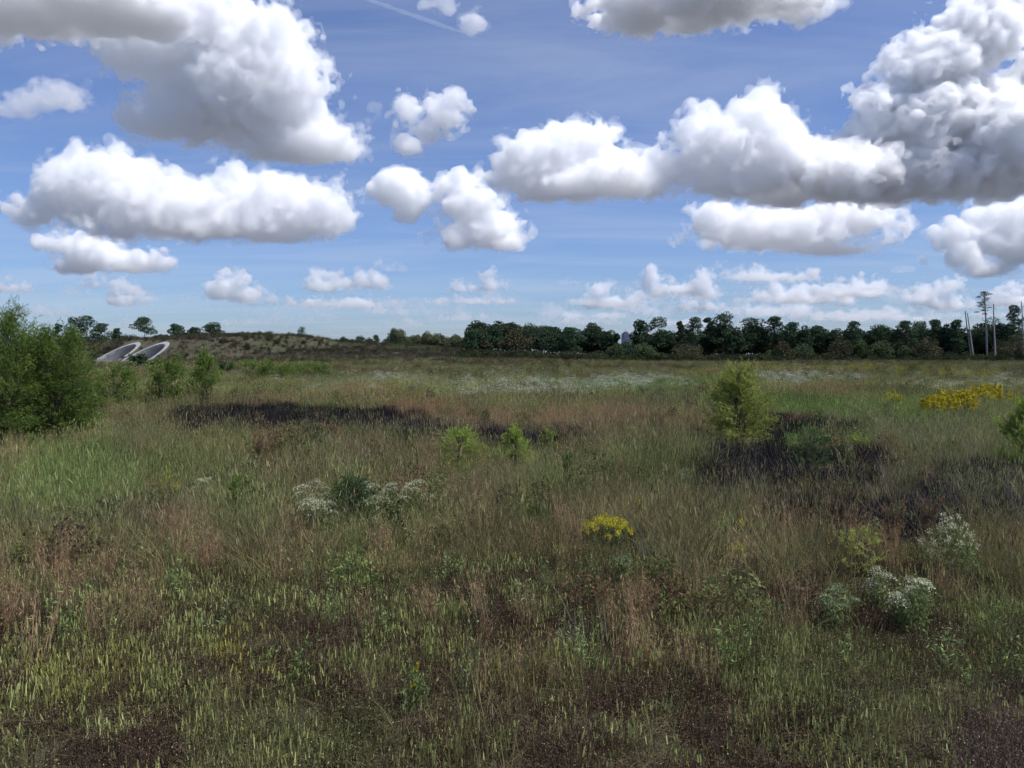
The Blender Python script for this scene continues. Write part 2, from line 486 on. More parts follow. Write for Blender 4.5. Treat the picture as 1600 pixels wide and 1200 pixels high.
def make_snag(label, px, top, px_base, Y, mat, seed, stubs=7, crown=0, group='dead trunks at the wood edge', rad=0.28, forks=()):
    r = np.random.default_rng(seed)
    x = px_x(px_base, Y); z0 = float(ground_z(x, Y)) - 0.1
    tp = at_depth(px, top, Y)
    root = bpy.data.objects.new('dead_pine_tree' if not crown else 'bare_pine_tree', None); COL.objects.link(root)
    root.location = (x, Y, z0)
    tag(root, label, 'tree', group)
    end = np.array((tp.x - x, r.normal(0, 0.5), tp.z - z0))
    main = limb((0, 0, -0.2), end, rad, rad * 0.42, r, 0.012, 9)
    tv, tf = tubes([main], 7)
    link('trunk', fast_mesh('trunk', tv, tf, mat), root)
    br = []
    H = end[2]
    for i in range(stubs):
        q = r.uniform(0.45, 0.98)
        a0 = main[0][0] + (end - main[0][0]) * q
        a = r.uniform(0, 6.28); L = r.uniform(0.05, 0.12) * H * (1.25 - q) + 0.5
        b = a0 + np.array((math.cos(a) * L, math.sin(a) * L, r.uniform(-0.2, 0.5) * L))
        br.append(limb(a0, b, rad * 0.3, rad * 0.12, r, 0.15, 4))
        if crown:
            for _ in range(4):
                p0 = a0 + (b - a0) * r.uniform(0.4, 1)
                br.append(limb(p0, p0 + r.normal(size=3) * 0.8 + np.array((0, 0, 0.2)), rad * 0.12, 0.02, r, 0.2, 3))
    if br:
        tv, tf = tubes(br, 4)
        link('branch_cluster', fast_mesh('branch_cluster', tv, tf, M_DARKDEAD if crown else mat), root)['kind'] = 'stuff'
    if crown:
        bl = [(r.normal(0, 1.3) * (0.5 + 0.7 * q) + end[0] * (1 - 0.25 * q), r.normal(0, 1.3), H * (1 - 0.30 * q), r.uniform(0.8, 1.5), r.uniform(0.8, 1.5), r.uniform(0.3, 0.5)) for q in np.linspace(0.0, 1, 12)]
        bl.append((end[0], 0, H * 0.995, 1.5, 1.5, 0.4)); bl.append((end[0] + 0.9, 0, H * 0.975, 1.7, 1.3, 0.4))
        v, f, t = blob_leaves(bl, crown, 0.4, r, 0.2)
        link('crown', fast_mesh('crown', v, f, M_OAKBROWN, {'tone': t}), root)
    return root
# ------------------------------------------------------------------ the wood's edge across the field, tree by tree (photo px, top y, width px, kind)
TL = [(737, 516, 26, 'tallpine', 'p'), (758, 530, 22, 'oak', 'b'), (771, 510, 30, 'pine', 'p'), (806, 511, 50, 'oak', 'b'), (846, 507, 66, 'oak', 'o'), (872, 520, 48, 'oak', 'o'),
      (894, 513, 30, 'pine', 'p'), (926, 504, 46, 'oak', 'o'), (950, 518, 26, 'tallpine', 'p'), (963, 521, 12, 'pine', 'p'), (999, 501, 26, 'pine', 'p'),
      (1026, 498, 40, 'pine', 'p'), (1062, 502, 16, 'tallpine', 'b'), (1084, 495, 30, 'pine', 'p'), (1105, 496, 22, 'pine', 'p'), (1128, 491, 40, 'pine', 'p'),
      (1150, 508, 30, 'oak', 'o'), (1172, 498, 46, 'pine', 'p'), (1208, 494, 28, 'pine', 'p'), (1236, 504, 28, 'pine', 'p'), (1256, 506, 26, 'oak', 'o'), (1276, 509, 30, 'pine', 'p'),
      (1303, 516, 26, 'pine', 'p'), (1332, 502, 30, 'pine', 'p'), (1356, 515, 26, 'oak', 'o'), (1376, 511, 36, 'pine', 'p'), (1412, 501, 32, 'pine', 'p'), (1436, 503, 32, 'pine', 'p'),
      (1459, 499, 28, 'pine', 'p'), (1477, 504, 26, 'oak', 'o'), (1494, 499, 24, 'pine', 'p'), (1518, 512, 30, 'oak', 'o'), (1550, 493, 52, 'oak', 'o'), (1581, 477, 32, 'tallpine', 'p'),
      (1612, 490, 40, 'pine', 'p'), (1645, 500, 40, 'oak', 'o'), (1680, 496, 36, 'pine', 'p')]
ORD = ['first', 'second', 'third', 'fourth', 'fifth', 'sixth', 'seventh', 'eighth', 'ninth', 'tenth', 'eleventh', 'twelfth', 'thirteenth', 'fourteenth', 'fifteenth',
       'sixteenth', 'seventeenth', 'eighteenth', 'nineteenth', 'twentieth'] + ['twenty-' + w for w in ('first', 'second', 'third', 'fourth', 'fifth', 'sixth', 'seventh', 'eighth', 'ninth')]
LOOK = {('pine', 'p'): 'dark flat-topped pine', ('tallpine', 'p'): 'slender dark pine', ('tallpine', 'b'): 'thin brownish pine', ('oak', 'o'): 'dark round-crowned oak', ('oak', 'b'): 'browning round-crowned oak'}
MATS = {'p': M_PINE, 'o': M_OAK, 'b': M_OAKBROWN}
nleft = sum(1 for t in TL if t[0] < 1600)
for i, (px, top, w, kind, tone) in enumerate(TL):
    lab = LOOK[(kind, tone)]
    if px >= 1600:
        lab += ' %s the right edge of the photo' % ('just past', 'second past', 'third past')[i - nleft]
    elif i < (nleft + 1) // 2:
        lab += ', %s tree from the left end of the far wood edge' % ORD[i]
    else:
        lab += ', %s tree from the right end of the far wood edge' % ORD[nleft - 1 - i]
    Y = 262 + 14 * ((i * 37) % 10) / 10 - (8 if kind == 'oak' and tone != 'o' else 0)
    make_tree('pine_tree' if 'pine' in kind else 'oak_tree', lab, 'tree', 'trees along the far wood edge', px, top, w * (1.1 if kind == 'oak' else 1.2), Y, kind, MATS[tone], 100 + i,
              n=3900 if kind == 'oak' else 2900, leaf=0.62 if kind == 'oak' else 0.56)
# smaller, lighter trees in front of them
for i, (px, top, w, mt, lab) in enumerate([
        (1253, 534, 32, M_EDGE, 'small light green rounded tree standing before the dark wood'), (1222, 530, 30, M_OAKBROWN, 'low olive tree just left of the small light green rounded tree'),
        (1312, 522, 34, M_OAKBROWN, 'rusty olive tree before the wood, under the umbrella pine'), (1345, 530, 30, M_EDGE, 'olive rounded tree just right of the rusty olive tree'),
        (1378, 530, 34, M_EDGE, 'wide olive green tree in the middle of the right-hand wood'), (1448, 524, 40, M_OAKBROWN, 'brownish broad tree left of the dead leaning trunks'),
        (1412, 538, 24, M_EDGE, 'dark green low tree before the wood, between olive and brownish trees'), (1590, 520, 60, M_OAKBROWN, 'olive broad tree at the right edge below the last dead trunk'),
        (1075, 536, 50, M_OAKBROWN, 'low dull olive tree before the wood, left of the central willow'), (1004, 536, 40, M_EDGE, 'low green tree before the wood under the twin pines'),
        (981, 530, 34, M_OAK, 'dark low tree hiding the foot of the distant tower'), (964, 536, 30, M_EDGE, 'short green tree before the wood just left of the distant tower'), (1203, 546, 20, M_EDGE, 'short pale shrubby tree before the wood behind the central willow')]):
    make_tree('understory_tree', lab, 'tree', 'small trees before the wood', px, top, w * 1.15, 250 - (i % 3) * 1.5, 'oak', mt, 300 + i, n=1800, leaf=0.5)
make_snag('dark broken dead trunk, leftmost of the dead trunks above the wood', 1507, 486, 1517, 258, M_DARKDEAD, 401, stubs=6, rad=0.3)
make_snag('grey dead trunk leaning left, crossing the dark broken one', 1512, 489, 1521, 247, M_DEAD, 402, stubs=4, rad=0.32)
make_snag('tallest tree, pale bare trunk with a thin ragged crown', 1539, 457, 1542, 249, M_DEAD, 403, stubs=16, crown=700, rad=0.36)
make_snag('pale dead trunk just right of the tallest thin-crowned pine', 1553, 475, 1555, 248, M_DEAD, 404, stubs=5, rad=0.34)
make_snag('grey dead trunk cut by the right edge of the photo', 1596, 471, 1597, 248, M_DEAD, 405, stubs=3, rad=0.33)

# trees on and behind the hill on the left
HL = [(92, 506, 20, 'tallpine', 335, 'dark narrow pine just above the left willow thicket'), (118, 496, 30, 'pine', 332, 'left one of the tall dark pines behind the tunnels'),
      (138, 493, 34, 'pine', 336, 'tallest of the dark pines behind the left tunnel'), (165, 505, 30, 'pine', 334, 'ragged dark pine right of the tallest left pine'),
      (186, 513, 20, 'tallpine', 336, 'short dark pine above the left tunnel collar'), (227, 496, 31, 'pine', 330, 'lone umbrella pine on the hill above the two tunnels'),
      (152, 522, 60, 'oak', 340, 'dark rounded oak low behind the left tunnel'), (110, 526, 50, 'oak', 342, 'dark rounded oak low behind the willow thicket'),
      (277, 508, 28, 'pine', 328, 'broad pine on the hilltop right of the right tunnel'), (304, 513, 22, 'pine', 331, 'leaning dark pine between two broad hilltop pines'),
      (333, 507, 31, 'pine', 326, 'flat umbrella pine on the hilltop right of the tunnels'), (200, 524, 40, 'oak', 338, 'low dark oak behind the hill between the tunnels'),
      (390, 520, 12, 'tallpine', 318, 'small thin tree on the hilltop, left of the sapling pair'), (415, 520, 12, 'tallpine', 318, 'small thin sapling on the hilltop, right of the small thin tree'),
      (453, 519, 10, 'tallpine', 316, 'pale slim sapling on the hilltop left of the bent dark tree'), (472, 511, 18, 'tallpine', 316, 'bent dark tree alone on the middle of the hilltop'),
      (538, 525, 16, 'oak', 322, 'round dark bush-like tree on the right part of the hilltop'), (563, 523, 17, 'oak', 330, 'dark dome-shaped tree on the right shoulder of the hill'),
      (577, 527, 14, 'oak', 332, 'small dark tree right of the dome-shaped tree'), (588, 524, 13, 'tallpine', 335, 'pointed dark tree on the right shoulder of the hill'),
      (606, 528, 17, 'oak', 338, 'dark round tree where the hill slopes down to the right'), (628, 531, 26, 'oak', 345, 'wide dark tree at the foot of the right hill slope')]
for i, (px, top, w, kind, Y, lab) in enumerate(HL):
    small = w < 19
    make_tree('pine_tree' if kind != 'oak' else 'oak_tree', lab, 'tree', 'trees on and behind the hill', px, top, w * 1.1, Y, kind, M_EDGE if w <= 12 else (M_PINE if kind != 'oak' else M_OAK), 500 + i,
              n=500 if w <= 12 else (900 if small else 3000), leaf=0.42 if small else 0.55)

# a far tower showing over the wood
M_TOWER = concrete('haze_tinted_cladding', (0.23, 0.24, 0.30), 0.9); M_TGLASS = concrete('haze_tinted_window_bands', (0.19, 0.205, 0.27), 0.9)  # distance haze is mixed into these facade colours
TY = 2600.0
root = bpy.data.objects.new('distant_tower', None); COL.objects.link(root)
root.location = (px_x(977, TY), TY, 0)
tag(root, 'hazy blue-grey tower top with a stepped crown showing over the far wood', 'building')
def prism(name, w, d, z0, z1, mat, bev=0.18, parent=None):
    a = bev * w
    pts = [(-w/2 + a, -d/2), (w/2 - a, -d/2), (w/2, -d/2 + a), (w/2, d/2 - a), (w/2 - a, d/2), (-w/2 + a, d/2), (-w/2, d/2 - a), (-w/2, -d/2 + a)]
    V = [(x, y, z0) for x, y in pts] + [(x, y, z1) for x, y in pts]
    Fc = [(i, (i + 1) % 8, 8 + (i + 1) % 8, 8 + i) for i in range(8)] + [tuple(range(8, 16))]
    return mesh_obj(name, V, Fc, mat, parent)
ztop = at_depth(977, 519, TY).z
shaft = prism('shaft', 26, 26, -1, ztop - 6, M_TOWER, parent=root)
for i in range(7):
    prism('window_band', 26.4, 26.4, ztop - 10 - i * 5.2, ztop - 8 - i * 5.2, M_TGLASS, parent=root)
prism('crown_step', 20, 20, ztop - 6, ztop - 2, M_TOWER, parent=root)
prism('crown_top', 13, 13, ztop - 2, ztop + 1.5, M_TGLASS, parent=root)
prism('mast', 0.8, 0.8, ztop + 1.5, ztop + 12, M_TOWER, parent=root)
# ------------------------------------------------------------------ willows and shrubs standing in the field
M_WILLOW_DARK = leaf_material('dark_willow_leaves', (0.073, 0.116, 0.030), (0.113, 0.175, 0.041), (0.182, 0.244, 0.057), 0.35)
M_WILLOW = leaf_material('willow_leaves', (0.108, 0.169, 0.041), (0.169, 0.243, 0.057), (0.243, 0.311, 0.081), 0.4)
M_WILLOW_PALE = leaf_material('yellowing_willow_leaves', (0.203, 0.243, 0.061), (0.317, 0.358, 0.095), (0.432, 0.446, 0.135), 0.4)
M_WILLOW_LIME = leaf_material('lime_sapling_leaves', (0.173, 0.241, 0.046), (0.246, 0.327, 0.069), (0.333, 0.401, 0.098), 0.4)
M_SHRUB_DEEP = leaf_material('deep_green_leaves', (0.042, 0.077, 0.036), (0.070, 0.119, 0.050), (0.112, 0.168, 0.070), 0.3)
M_RUST = leaf_material('rusty_leaves', (0.12, 0.075, 0.045), (0.19, 0.122, 0.072), (0.25, 0.175, 0.10), 0.3)
M_TWIG = bark_material('willow_bark', (0.075, 0.062, 0.045), (0.15, 0.125, 0.095))

KEEP = []          # plants that crowd the grass out around their feet
def make_willow(name, label, cat, px, top, base, wpx, mat, seed, n=9000, shape='cone', stems=4, leaf=(0.13, 0.022), group=None, dead=0):
    """base: photo y where the shrub meets the ground; the distance follows from it"""
    r = np.random.default_rng(seed)
    x, Y = on_ground(px, base)
    z0 = float(ground_z(x, Y)) - 0.05
    H = at_depth(px, top, Y).z - z0
    Wd = wpx / F_PX * Y
    root = bpy.data.objects.new(name, None); COL.objects.link(root)
    root.location = (x, Y, z0)
    tag(root, label, cat, group)
    KEEP.append((x, Y, 0.45 * Wd + 0.2))
    def env(q):
        if shape == 'cone': return Wd / 2 * np.clip(1.25 * (1 - q) ** 0.8 * np.minimum(1, (q + 0.12) / 0.3) ** 0.5, 0.05, 1)
        if shape == 'egg': return Wd / 2 * np.sin(np.pi * np.clip(0.16 + 0.80 * q ** 0.75, 0, 1)) ** 0.8
        if shape == 'round': return Wd / 2 * np.sqrt(np.clip(1 - ((q - 0.45) / 0.58) ** 2, 0.02, 1))
        return Wd / 2 * np.clip(0.55 + 0.5 * q - 0.6 * np.clip(q - 0.7, 0, 1), 0.1, 1)      # brush
    paths, tw_a, tw_d, tw_t = [], [], [], []
    st = []
    for i in range(stems):
        a = r.uniform(0, 6.28); q = r.uniform(0.75, 1.0) if i else 1.0
        e = env(q) * r.uniform(0.2, 0.75) if i else 0.05 * Wd
        b0 = np.array((r.normal(0, 0.04), r.normal(0, 0.04), -0.1)) * Wd
        b0[2] = -0.1
        p = limb(b0, (e * math.cos(a), e * math.sin(a), H * q * 0.96), 0.011 * H + 0.006, 0.004, r, 0.08, 7)
        st.append(p[0]); paths.append(p)
    n = int(n * 1.5)
    nb = 120 if n > 13000 else (64 if n > 4000 else 34)
    for i in range(nb):
        q = (r.uniform(0.06, 1.0)) ** 0.85
        a = r.uniform(0, 6.28)
        rr = env(q) * math.sqrt(r.uniform(0.25, 1.0)) * r.uniform(0.9, 1.15)
        tip = np.array((rr * math.cos(a), rr * math.sin(a), H * q))
        s = st[r.integers(0, stems)]
        j = np.searchsorted(s[:, 2], max(0.05 * H, H * (q - 0.30)))
        a0 = s[min(j, len(s) - 1)]
        p = limb(a0, tip, 0.004 * H + 0.003, 0.002, r, 0.14, 5)
        paths.append(p)
        m = n // nb // 9
        u = r.uniform(0.4, 1.08, m)
        base_p = a0 + (tip - a0) * u[:, None] + r.normal(0, 0.055 * Wd * 0.7, (m, 3))
        base_p[:, 2] = np.maximum(base_p[:, 2], 0.03)
        out = unit(tip - a0)
        d = unit(out * 0.6 + np.array((0, 0, 0.55 if shape != 'round' else 0.3)) + r.normal(0, 0.35, (m, 3)))
        tw_a.append(base_p); tw_d.append(d); tw_t.append(np.full(m, np.clip(r.normal(0.5, 0.2), 0, 1)))
    A, D, T = np.concatenate(tw_a), np.concatenate(tw_d), np.concatenate(tw_t)
    L = r.uniform(0.05, 0.13, len(A)) * H * 0.9
    k = 9
    u = (np.arange(k) + r.random((len(A), k))) / k
    droop = np.array((0, 0, -1.0))
    c = A[:, None, :] + D[:, None, :] * (u * L[:, None])[..., None] + droop * (0.25 * L[:, None] * u ** 2)[..., None]
    c = c.reshape(-1, 3) + r.normal(0, 0.012 * H * 0.4, (len(A) * k, 3))
    dirs = np.repeat(D, k, 0) + r.normal(0, 0.5, (len(A) * k, 3))
    v, f = leaf_quads(c, leaf[0], leaf[1], r, dirs)
    t = np.repeat(np.clip(np.repeat(T, k) + r.normal(0, 0.15, len(c)), 0, 1), 4)
    link('crown', fast_mesh('crown', v, f, mat, {'tone': t}), root)
    tv, tf = tubes(paths, 4)
    link('trunk', fast_mesh('trunk', tv, tf, M_TWIG), root)
    return root

WL = [  # name, label, px, top, base, width, material, leaves, shape, stems, leaf
    ('willow_shrub', 'tall dark green willow thicket cut by the left edge of the photo', 5, 487, 700, 150, M_WILLOW_DARK, 26000, 'round', 6, (0.13, 0.024)),
    ('willow_shrub', 'dark green leaning willow right of the tall left-edge thicket', 92, 517, 692, 135, M_WILLOW_DARK, 24000, 'round', 5, (0.13, 0.024)),
    ('willow_shrub', 'low fresh green willow shoots at the foot of the left thicket', 133, 612, 676, 52, M_WILLOW, 3600, 'round', 4, (0.15, 0.04)),
    ('willow_shrub', 'tall narrow willow bush behind the left thicket', 55, 530, 664, 80, M_WILLOW_DARK, 9000, 'round', 4, (0.18, 0.036)),
    ('willow_shrub', 'yellow-green bush in front of the tunnels, right of the dark thicket', 182, 573, 645, 80, M_WILLOW, 5500, 'round', 5, (0.18, 0.036)),
    ('willow_shrub', 'feathery green willow bush in front of the right tunnel', 258, 556, 640, 72, M_WILLOW, 6500, 'brush', 5, (0.19, 0.036)),
    ('willow_shrub', 'pointed yellow-green willow with a visible dark trunk left of the hill', 322, 552, 626, 80, M_WILLOW, 6500, 'cone', 4, (0.2, 0.04)),
    ('dark_shrub', 'small dark green shrub behind the pointed yellow-green willow', 353, 556, 590, 30, M_SHRUB_DEEP, 2600, 'round', 4, (0.26, 0.07)),
    ('dark_shrub', 'dark green bush against the collar of the right tunnel', 216, 555, 577, 34, M_SHRUB_DEEP, 2600, 'round', 4, (0.5, 0.14)),
    ('dark_shrub', 'dark green low bush right of the bush at the tunnel collar', 246, 560, 578, 24, M_SHRUB_DEEP, 1600, 'round', 4, (0.5, 0.14)),
    ('willow_sapling', 'bright green clump of willow saplings, leftmost below the hill', 401, 560, 600, 54, M_WILLOW, 4200, 'brush', 6, (0.26, 0.05)),
    ('willow_sapling', 'bright green willow saplings in the middle of the row below the hill', 436, 568, 600, 51, M_WILLOW, 3600, 'brush', 6, (0.26, 0.05)),
    ('willow_sapling', 'willow saplings right of the middle in the row below the hill', 466, 567, 596, 51, M_WILLOW, 3600, 'brush', 6, (0.26, 0.05)),
    ('willow_sapling', 'rightmost willow sapling clump of the row below the hill', 501, 568, 592, 45, M_WILLOW, 3000, 'brush', 6, (0.28, 0.055)),
    ('young_willow', 'pale yellow-green cone-shaped young willow alone in the middle of the field', 1151, 568, 698, 118, M_WILLOW_PALE, 15000, 'egg', 4, (0.135, 0.023)),
    ('young_willow', 'green willow bush cut by the right edge of the photo', 1598, 622, 740, 92, M_WILLOW_LIME, 6000, 'egg', 5, (0.12, 0.018)),
    ('lime_shrub', 'lime green feathery shrub left of its twin in mid-field', 718, 670, 742, 78, M_WILLOW_LIME, 5200, 'round', 7, (0.09, 0.013)),
    ('lime_shrub', 'lime green feathery shrub right of its twin in mid-field', 804, 667, 738, 75, M_WILLOW_LIME, 5200, 'cone', 7, (0.09, 0.013)),
    ('lime_shrub', 'thin lime green shrub right of the twin feathery shrubs', 858, 668, 726, 33, M_WILLOW_LIME, 1800, 'brush', 4, (0.09, 0.014)),
    ('lime_shrub', 'slim bright green sapling below the thin lime shrub', 886, 708, 762, 20, M_WILLOW, 1600, 'brush', 4, (0.08, 0.014)),
    ('dark_shrub', 'dark green shrub beside the black hollow, left of the lime twins', 630, 668, 716, 36, M_SHRUB_DEEP, 2600, 'round', 5, (0.09, 0.02)),
    ('green_shrub', 'bright green leafy shrub left of the white flowering weeds', 379, 746, 818, 52, M_WILLOW, 4200, 'round', 5, (0.075, 0.026)),
    ('green_shrub', 'dark feathery green shrub among the white flowering weeds', 552, 748, 830, 88, M_SHRUB_DEEP, 7500, 'round', 7, (0.07, 0.010)),
    ('green_shrub', 'round deep green tuft left of the yellow flower patch', 839, 788, 848, 46, M_WILLOW_DARK, 4000, 'round', 6, (0.07, 0.010)),
    ('green_shrub', 'grey-green feathery shrub below the young willow', 1266, 676, 738, 84, M_SHRUB_DEEP, 4200, 'round', 7, (0.10, 0.012)),
    ('green_shrub', 'pale green bush right of the feathery shrub below the young willow', 1340, 678, 716, 44, M_WILLOW_PALE, 1800, 'round', 5, (0.10, 0.016)),
    ('lime_shrub', 'low yellow-green bush left of the white bush on the right', 1340, 826, 905, 78, M_WILLOW_PALE, 2600, 'round', 7, (0.06, 0.008)),
    ('rusty_shrub', 'rusty brown narrow plant left of the black hollow', 405, 676, 738, 22, M_RUST, 1300, 'brush', 5, (0.08, 0.012)),
    ('rusty_shrub', 'rusty tan plant at the edge of the black hollow, beneath the hill', 525, 660, 704, 30, M_RUST, 1300, 'brush', 5, (0.09, 0.014)),
    ('rusty_shrub', 'dark red plant in front of the white flowering bush on the right', 1482, 836, 905, 46, M_RUST, 2000, 'round', 6, (0.06, 0.010)),
    ('rusty_shrub', 'reddish plant behind the white flowering bush on the right', 1452, 778, 838, 40, M_RUST, 1500, 'brush', 5, (0.07, 0.010)),
    ('rusty_shrub', 'orange-brown upright plant by the right black hollow', 1395, 776, 850, 40, M_RUST, 1500, 'brush', 5, (0.07, 0.010)),
]
for i, (nm, lab, px, top, base, w, mt, n, shp, stems, lf) in enumerate(WL):
    make_willow(nm, lab, 'shrub', px, top, base, w, mt, 900 + i, n, shp, stems, lf)

# ------------------------------------------------------------------ flowering plants near enough to count
def plain_leaf(name, c, trans=0.3):
    return leaf_material(name, tuple(v * 0.7 for v in c), c, tuple(min(0.8, v * 1.25) for v in c), trans)
M_WPETAL = plain_leaf('white_florets', (0.50, 0.50, 0.34)); M_YPETAL = plain_leaf('yellow_florets', (0.52, 0.46, 0.04)); M_GOLDP = plain_leaf('golden_florets', (0.46, 0.38, 0.03))
M_PINKP = plain_leaf('pinkish_plumes', (0.42, 0.32, 0.25)); M_STALK = plain_leaf('green_stalks', (0.17, 0.21, 0.08)); M_WSTALK = plain_leaf('grey_green_stalks', (0.22, 0.26, 0.14))
def head_mesh(kind, size, mat, seed, n=60, petal=0.018):
    r = np.random.default_rng(seed)
    if kind == 'flat':
        d = r.normal(size=(n, 3)) * np.array((0.42, 0.42, 0.07)) * size; d[:, 2] -= 0.5 * (d[:, 0] ** 2 + d[:, 1] ** 2) / size
    elif kind == 'plume':
        q = r.random(n); d = np.stack([r.normal(0, 0.16, n) * (1.1 - q) + 0.25 * q ** 2, r.normal(0, 0.16, n) * (1.1 - q), q * 1.1 - 0.5], 1) * size
    else:
        d = unit(r.normal(size=(n, 3))) * r.random((n, 1)) ** 0.5 * size * 0.5
    v, f = leaf_quads(d, petal, petal * 0.85, r)
    return fast_mesh('flower_head', v, f, mat, {'tone': np.repeat(np.clip(r.normal(0.5, 0.2, n), 0, 1), 4)})
HM = {}
def heads(kind, mat, size, n, petal):
    key = (kind, mat.name, size)
    if key not in HM: HM[key] = [head_mesh(kind, size, mat, 40 + s, n, petal) for s in range(4)]
    return HM[key]
def make_flowers(name, label, px, top, base, wpx, kind, mat, stalk, seed, nh=10, hsize=0.14, npet=60, petal=0.018, leaves=500, group=None, cat='flowers'):
    r = np.random.default_rng(seed)
    x, Y = on_ground(px, base); z0 = float(ground_z(x, Y)) - 0.03
    H = at_depth(px, top, Y).z - z0; Wd = wpx / F_PX * Y
    root = bpy.data.objects.new(name, None); COL.objects.link(root); root.location = (x, Y, z0)
    tag(root, label, cat, group)
    KEEP.append((x, Y, 0.5 * Wd + 0.28))
    paths, C = [], []
    hm = heads(kind, mat, hsize, npet, petal)
    for i in range(nh):
        a = r.uniform(0, 6.28); rr = Wd / 2 * math.sqrt(r.random())
        h = H * (1 - 0.35 * (rr / (Wd / 2)) ** 2) * r.uniform(0.82, 1.0)
        tip = np.array((rr * math.cos(a), rr * math.sin(a), h))
        p = limb((tip[0] * 0.35, tip[1] * 0.35, -0.05), tip, 0.005, 0.0025, r, 0.08, 5)
        paths.append(p)
        o = link('flower_head', hm[i % 4], root, tip); o['kind'] = 'stuff'
        o.rotation_euler = (r.normal(0, 0.2), r.normal(0, 0.2), r.uniform(0, 6.28)); s = r.uniform(0.75, 1.25); o.scale = (s, s, s)
        q = r.uniform(0.15, 0.95, max(3, leaves // nh))
        C.append(p[0][0] + (tip - p[0][0]) * q[:, None] + r.normal(0, 0.06, (len(q), 3)))
    C = np.concatenate(C); C[:, 2] = np.maximum(C[:, 2], 0.02)
    v, f = leaf_quads(C, 0.07, 0.017, r, np.tile((0, 0, 0.7), (len(C), 1)))
    fo = link('foliage', fast_mesh('foliage', v, f, stalk, {'tone': np.repeat(r.random(len(C)), 4)}), root); fo['kind'] = 'stuff'
    tv, tf = tubes(paths, 3)
    link('stalk_cluster', fast_mesh('stalk_cluster', tv, tf, M_TWIG), root)['kind'] = 'stuff'
    return root
FL = [
    ('white_weed', 'flat-topped white flowering weed, leftmost of the group beside the dark feathery shrub', 490, 747, 822, 50, 'flat', M_WPETAL, 10, 0.22),
    ('white_weed', 'white flowering weed in front of the leftmost one by the feathery shrub', 497, 770, 848, 54, 'flat', M_WPETAL, 10, 0.20),
    ('white_weed', 'white flowering weed spreading over the top of the dark feathery shrub', 572, 747, 826, 60, 'flat', M_WPETAL, 9, 0.20),
    ('white_weed', 'small white flowering weed right of the dark feathery shrub', 608, 750, 815, 30, 'flat', M_WPETAL, 6, 0.19),
    ('white_weed', 'white flowering weed, rightmost of the group by the feathery shrub', 646, 748, 815, 48, 'flat', M_WPETAL, 8, 0.19),
    ('white_weed', 'lone white flower head in the left meadow right of the yellow spray', 316, 736, 795, 26, 'flat', M_WPETAL, 5, 0.2),
    ('white_weed', 'lone pale umbel in the middle of the field, below the yellow patch', 972, 862, 925, 24, 'flat', M_WSTALK, 3, 0.16),
    ('white_bush', 'largest white flowering bush, at the right of the field', 1482, 800, 908, 84, 'ball', M_WPETAL, 26, 0.12),
    ('white_weed', 'white flower cluster hanging at the left foot of the largest white bush', 1462, 850, 908, 30, 'ball', M_WPETAL, 8, 0.11),
    ('white_bush', 'pale white flowering weed in front of the largest white bush', 1432, 893, 990, 74, 'flat', M_WPETAL, 11, 0.13),
    ('white_weed', 'thin white-topped weed left of the pale white flowering weed', 1374, 880, 965, 36, 'flat', M_WPETAL, 5, 0.15),
    ('white_weed', 'faded whitish weed, leftmost of the right-hand white plants', 1306, 908, 985, 56, 'flat', M_WSTALK, 8, 0.14),
    ('white_weed', 'small white dotted weed left of the largest white bush, by the hollow', 1368, 808, 850, 20, 'ball', M_WPETAL, 5, 0.10),
    ('white_weed', 'pale flower head at the left end of the right black hollow', 1070, 728, 772, 26, 'flat', M_WSTALK, 4, 0.2),
    ('goldenrod', 'big golden-yellow flower patch, left half, in the right of the field', 1484, 614, 662, 80, 'plume', M_GOLDP, 70, 0.55),
    ('goldenrod', 'big golden-yellow flower patch, right half, reaching further back', 1540, 607, 640, 80, 'plume', M_GOLDP, 60, 0.6),
    ('goldenrod', 'small golden flowers left of the big golden patch', 1395, 614, 644, 46, 'plume', M_GOLDP, 14, 0.4),
    ('yellow_weed', 'bright yellow low flower patch in the middle of the near field', 948, 806, 868, 78, 'ball', M_YPETAL, 60, 0.11),
    ('yellow_weed', 'thin yellow sprig above the yellow low flower patch', 996, 780, 826, 14, 'plume', M_GOLDP, 4, 0.16),
    ('yellow_weed', 'small yellow spray right of the yellow low flower patch', 1166, 806, 850, 26, 'plume', M_YPETAL, 7, 0.16),
    ('yellow_weed', 'faint yellow spray below the small yellow spray', 1150, 846, 900, 30, 'plume', M_YPETAL, 6, 0.13),
    ('yellow_weed', 'yellow spray in the left meadow beside the lone white flower head', 265, 736, 785, 26, 'plume', M_YPETAL, 9, 0.2),
    ('yellow_weed', 'single bent yellow flower at the left edge of the near field', 18, 932, 985, 10, 'plume', M_GOLDP, 2, 0.16),
    ('yellow_weed', 'twin tiny yellow flowers among the foreground seed spikes', 650, 1042, 1105, 20, 'plume', M_GOLDP, 2, 0.08),
    ('pink_plume_weed', 'pinkish fluffy seed heads by the left end of the black hollow', 570, 700, 745, 28, 'ball', M_PINKP, 9, 0.14),
    ('pink_plume_weed', 'pale fluffy plume standing above the right black hollow', 1326, 692, 738, 10, 'plume', M_PINKP, 3, 0.3),
]
for i, (nm, lab, px, top, base, w, kind, mt, nh, hs) in enumerate(FL):
    far = base < 700
    make_flowers(nm, lab, px, top, base, w, kind, mt, M_STALK, 1300 + i, nh, hs, npet=46 if far else (130 if kind == 'flat' else 34), petal=0.10 * hs / 0.5 if far else 0.022, leaves=2600 if 'bush' in nm else (1600 if far else 700))
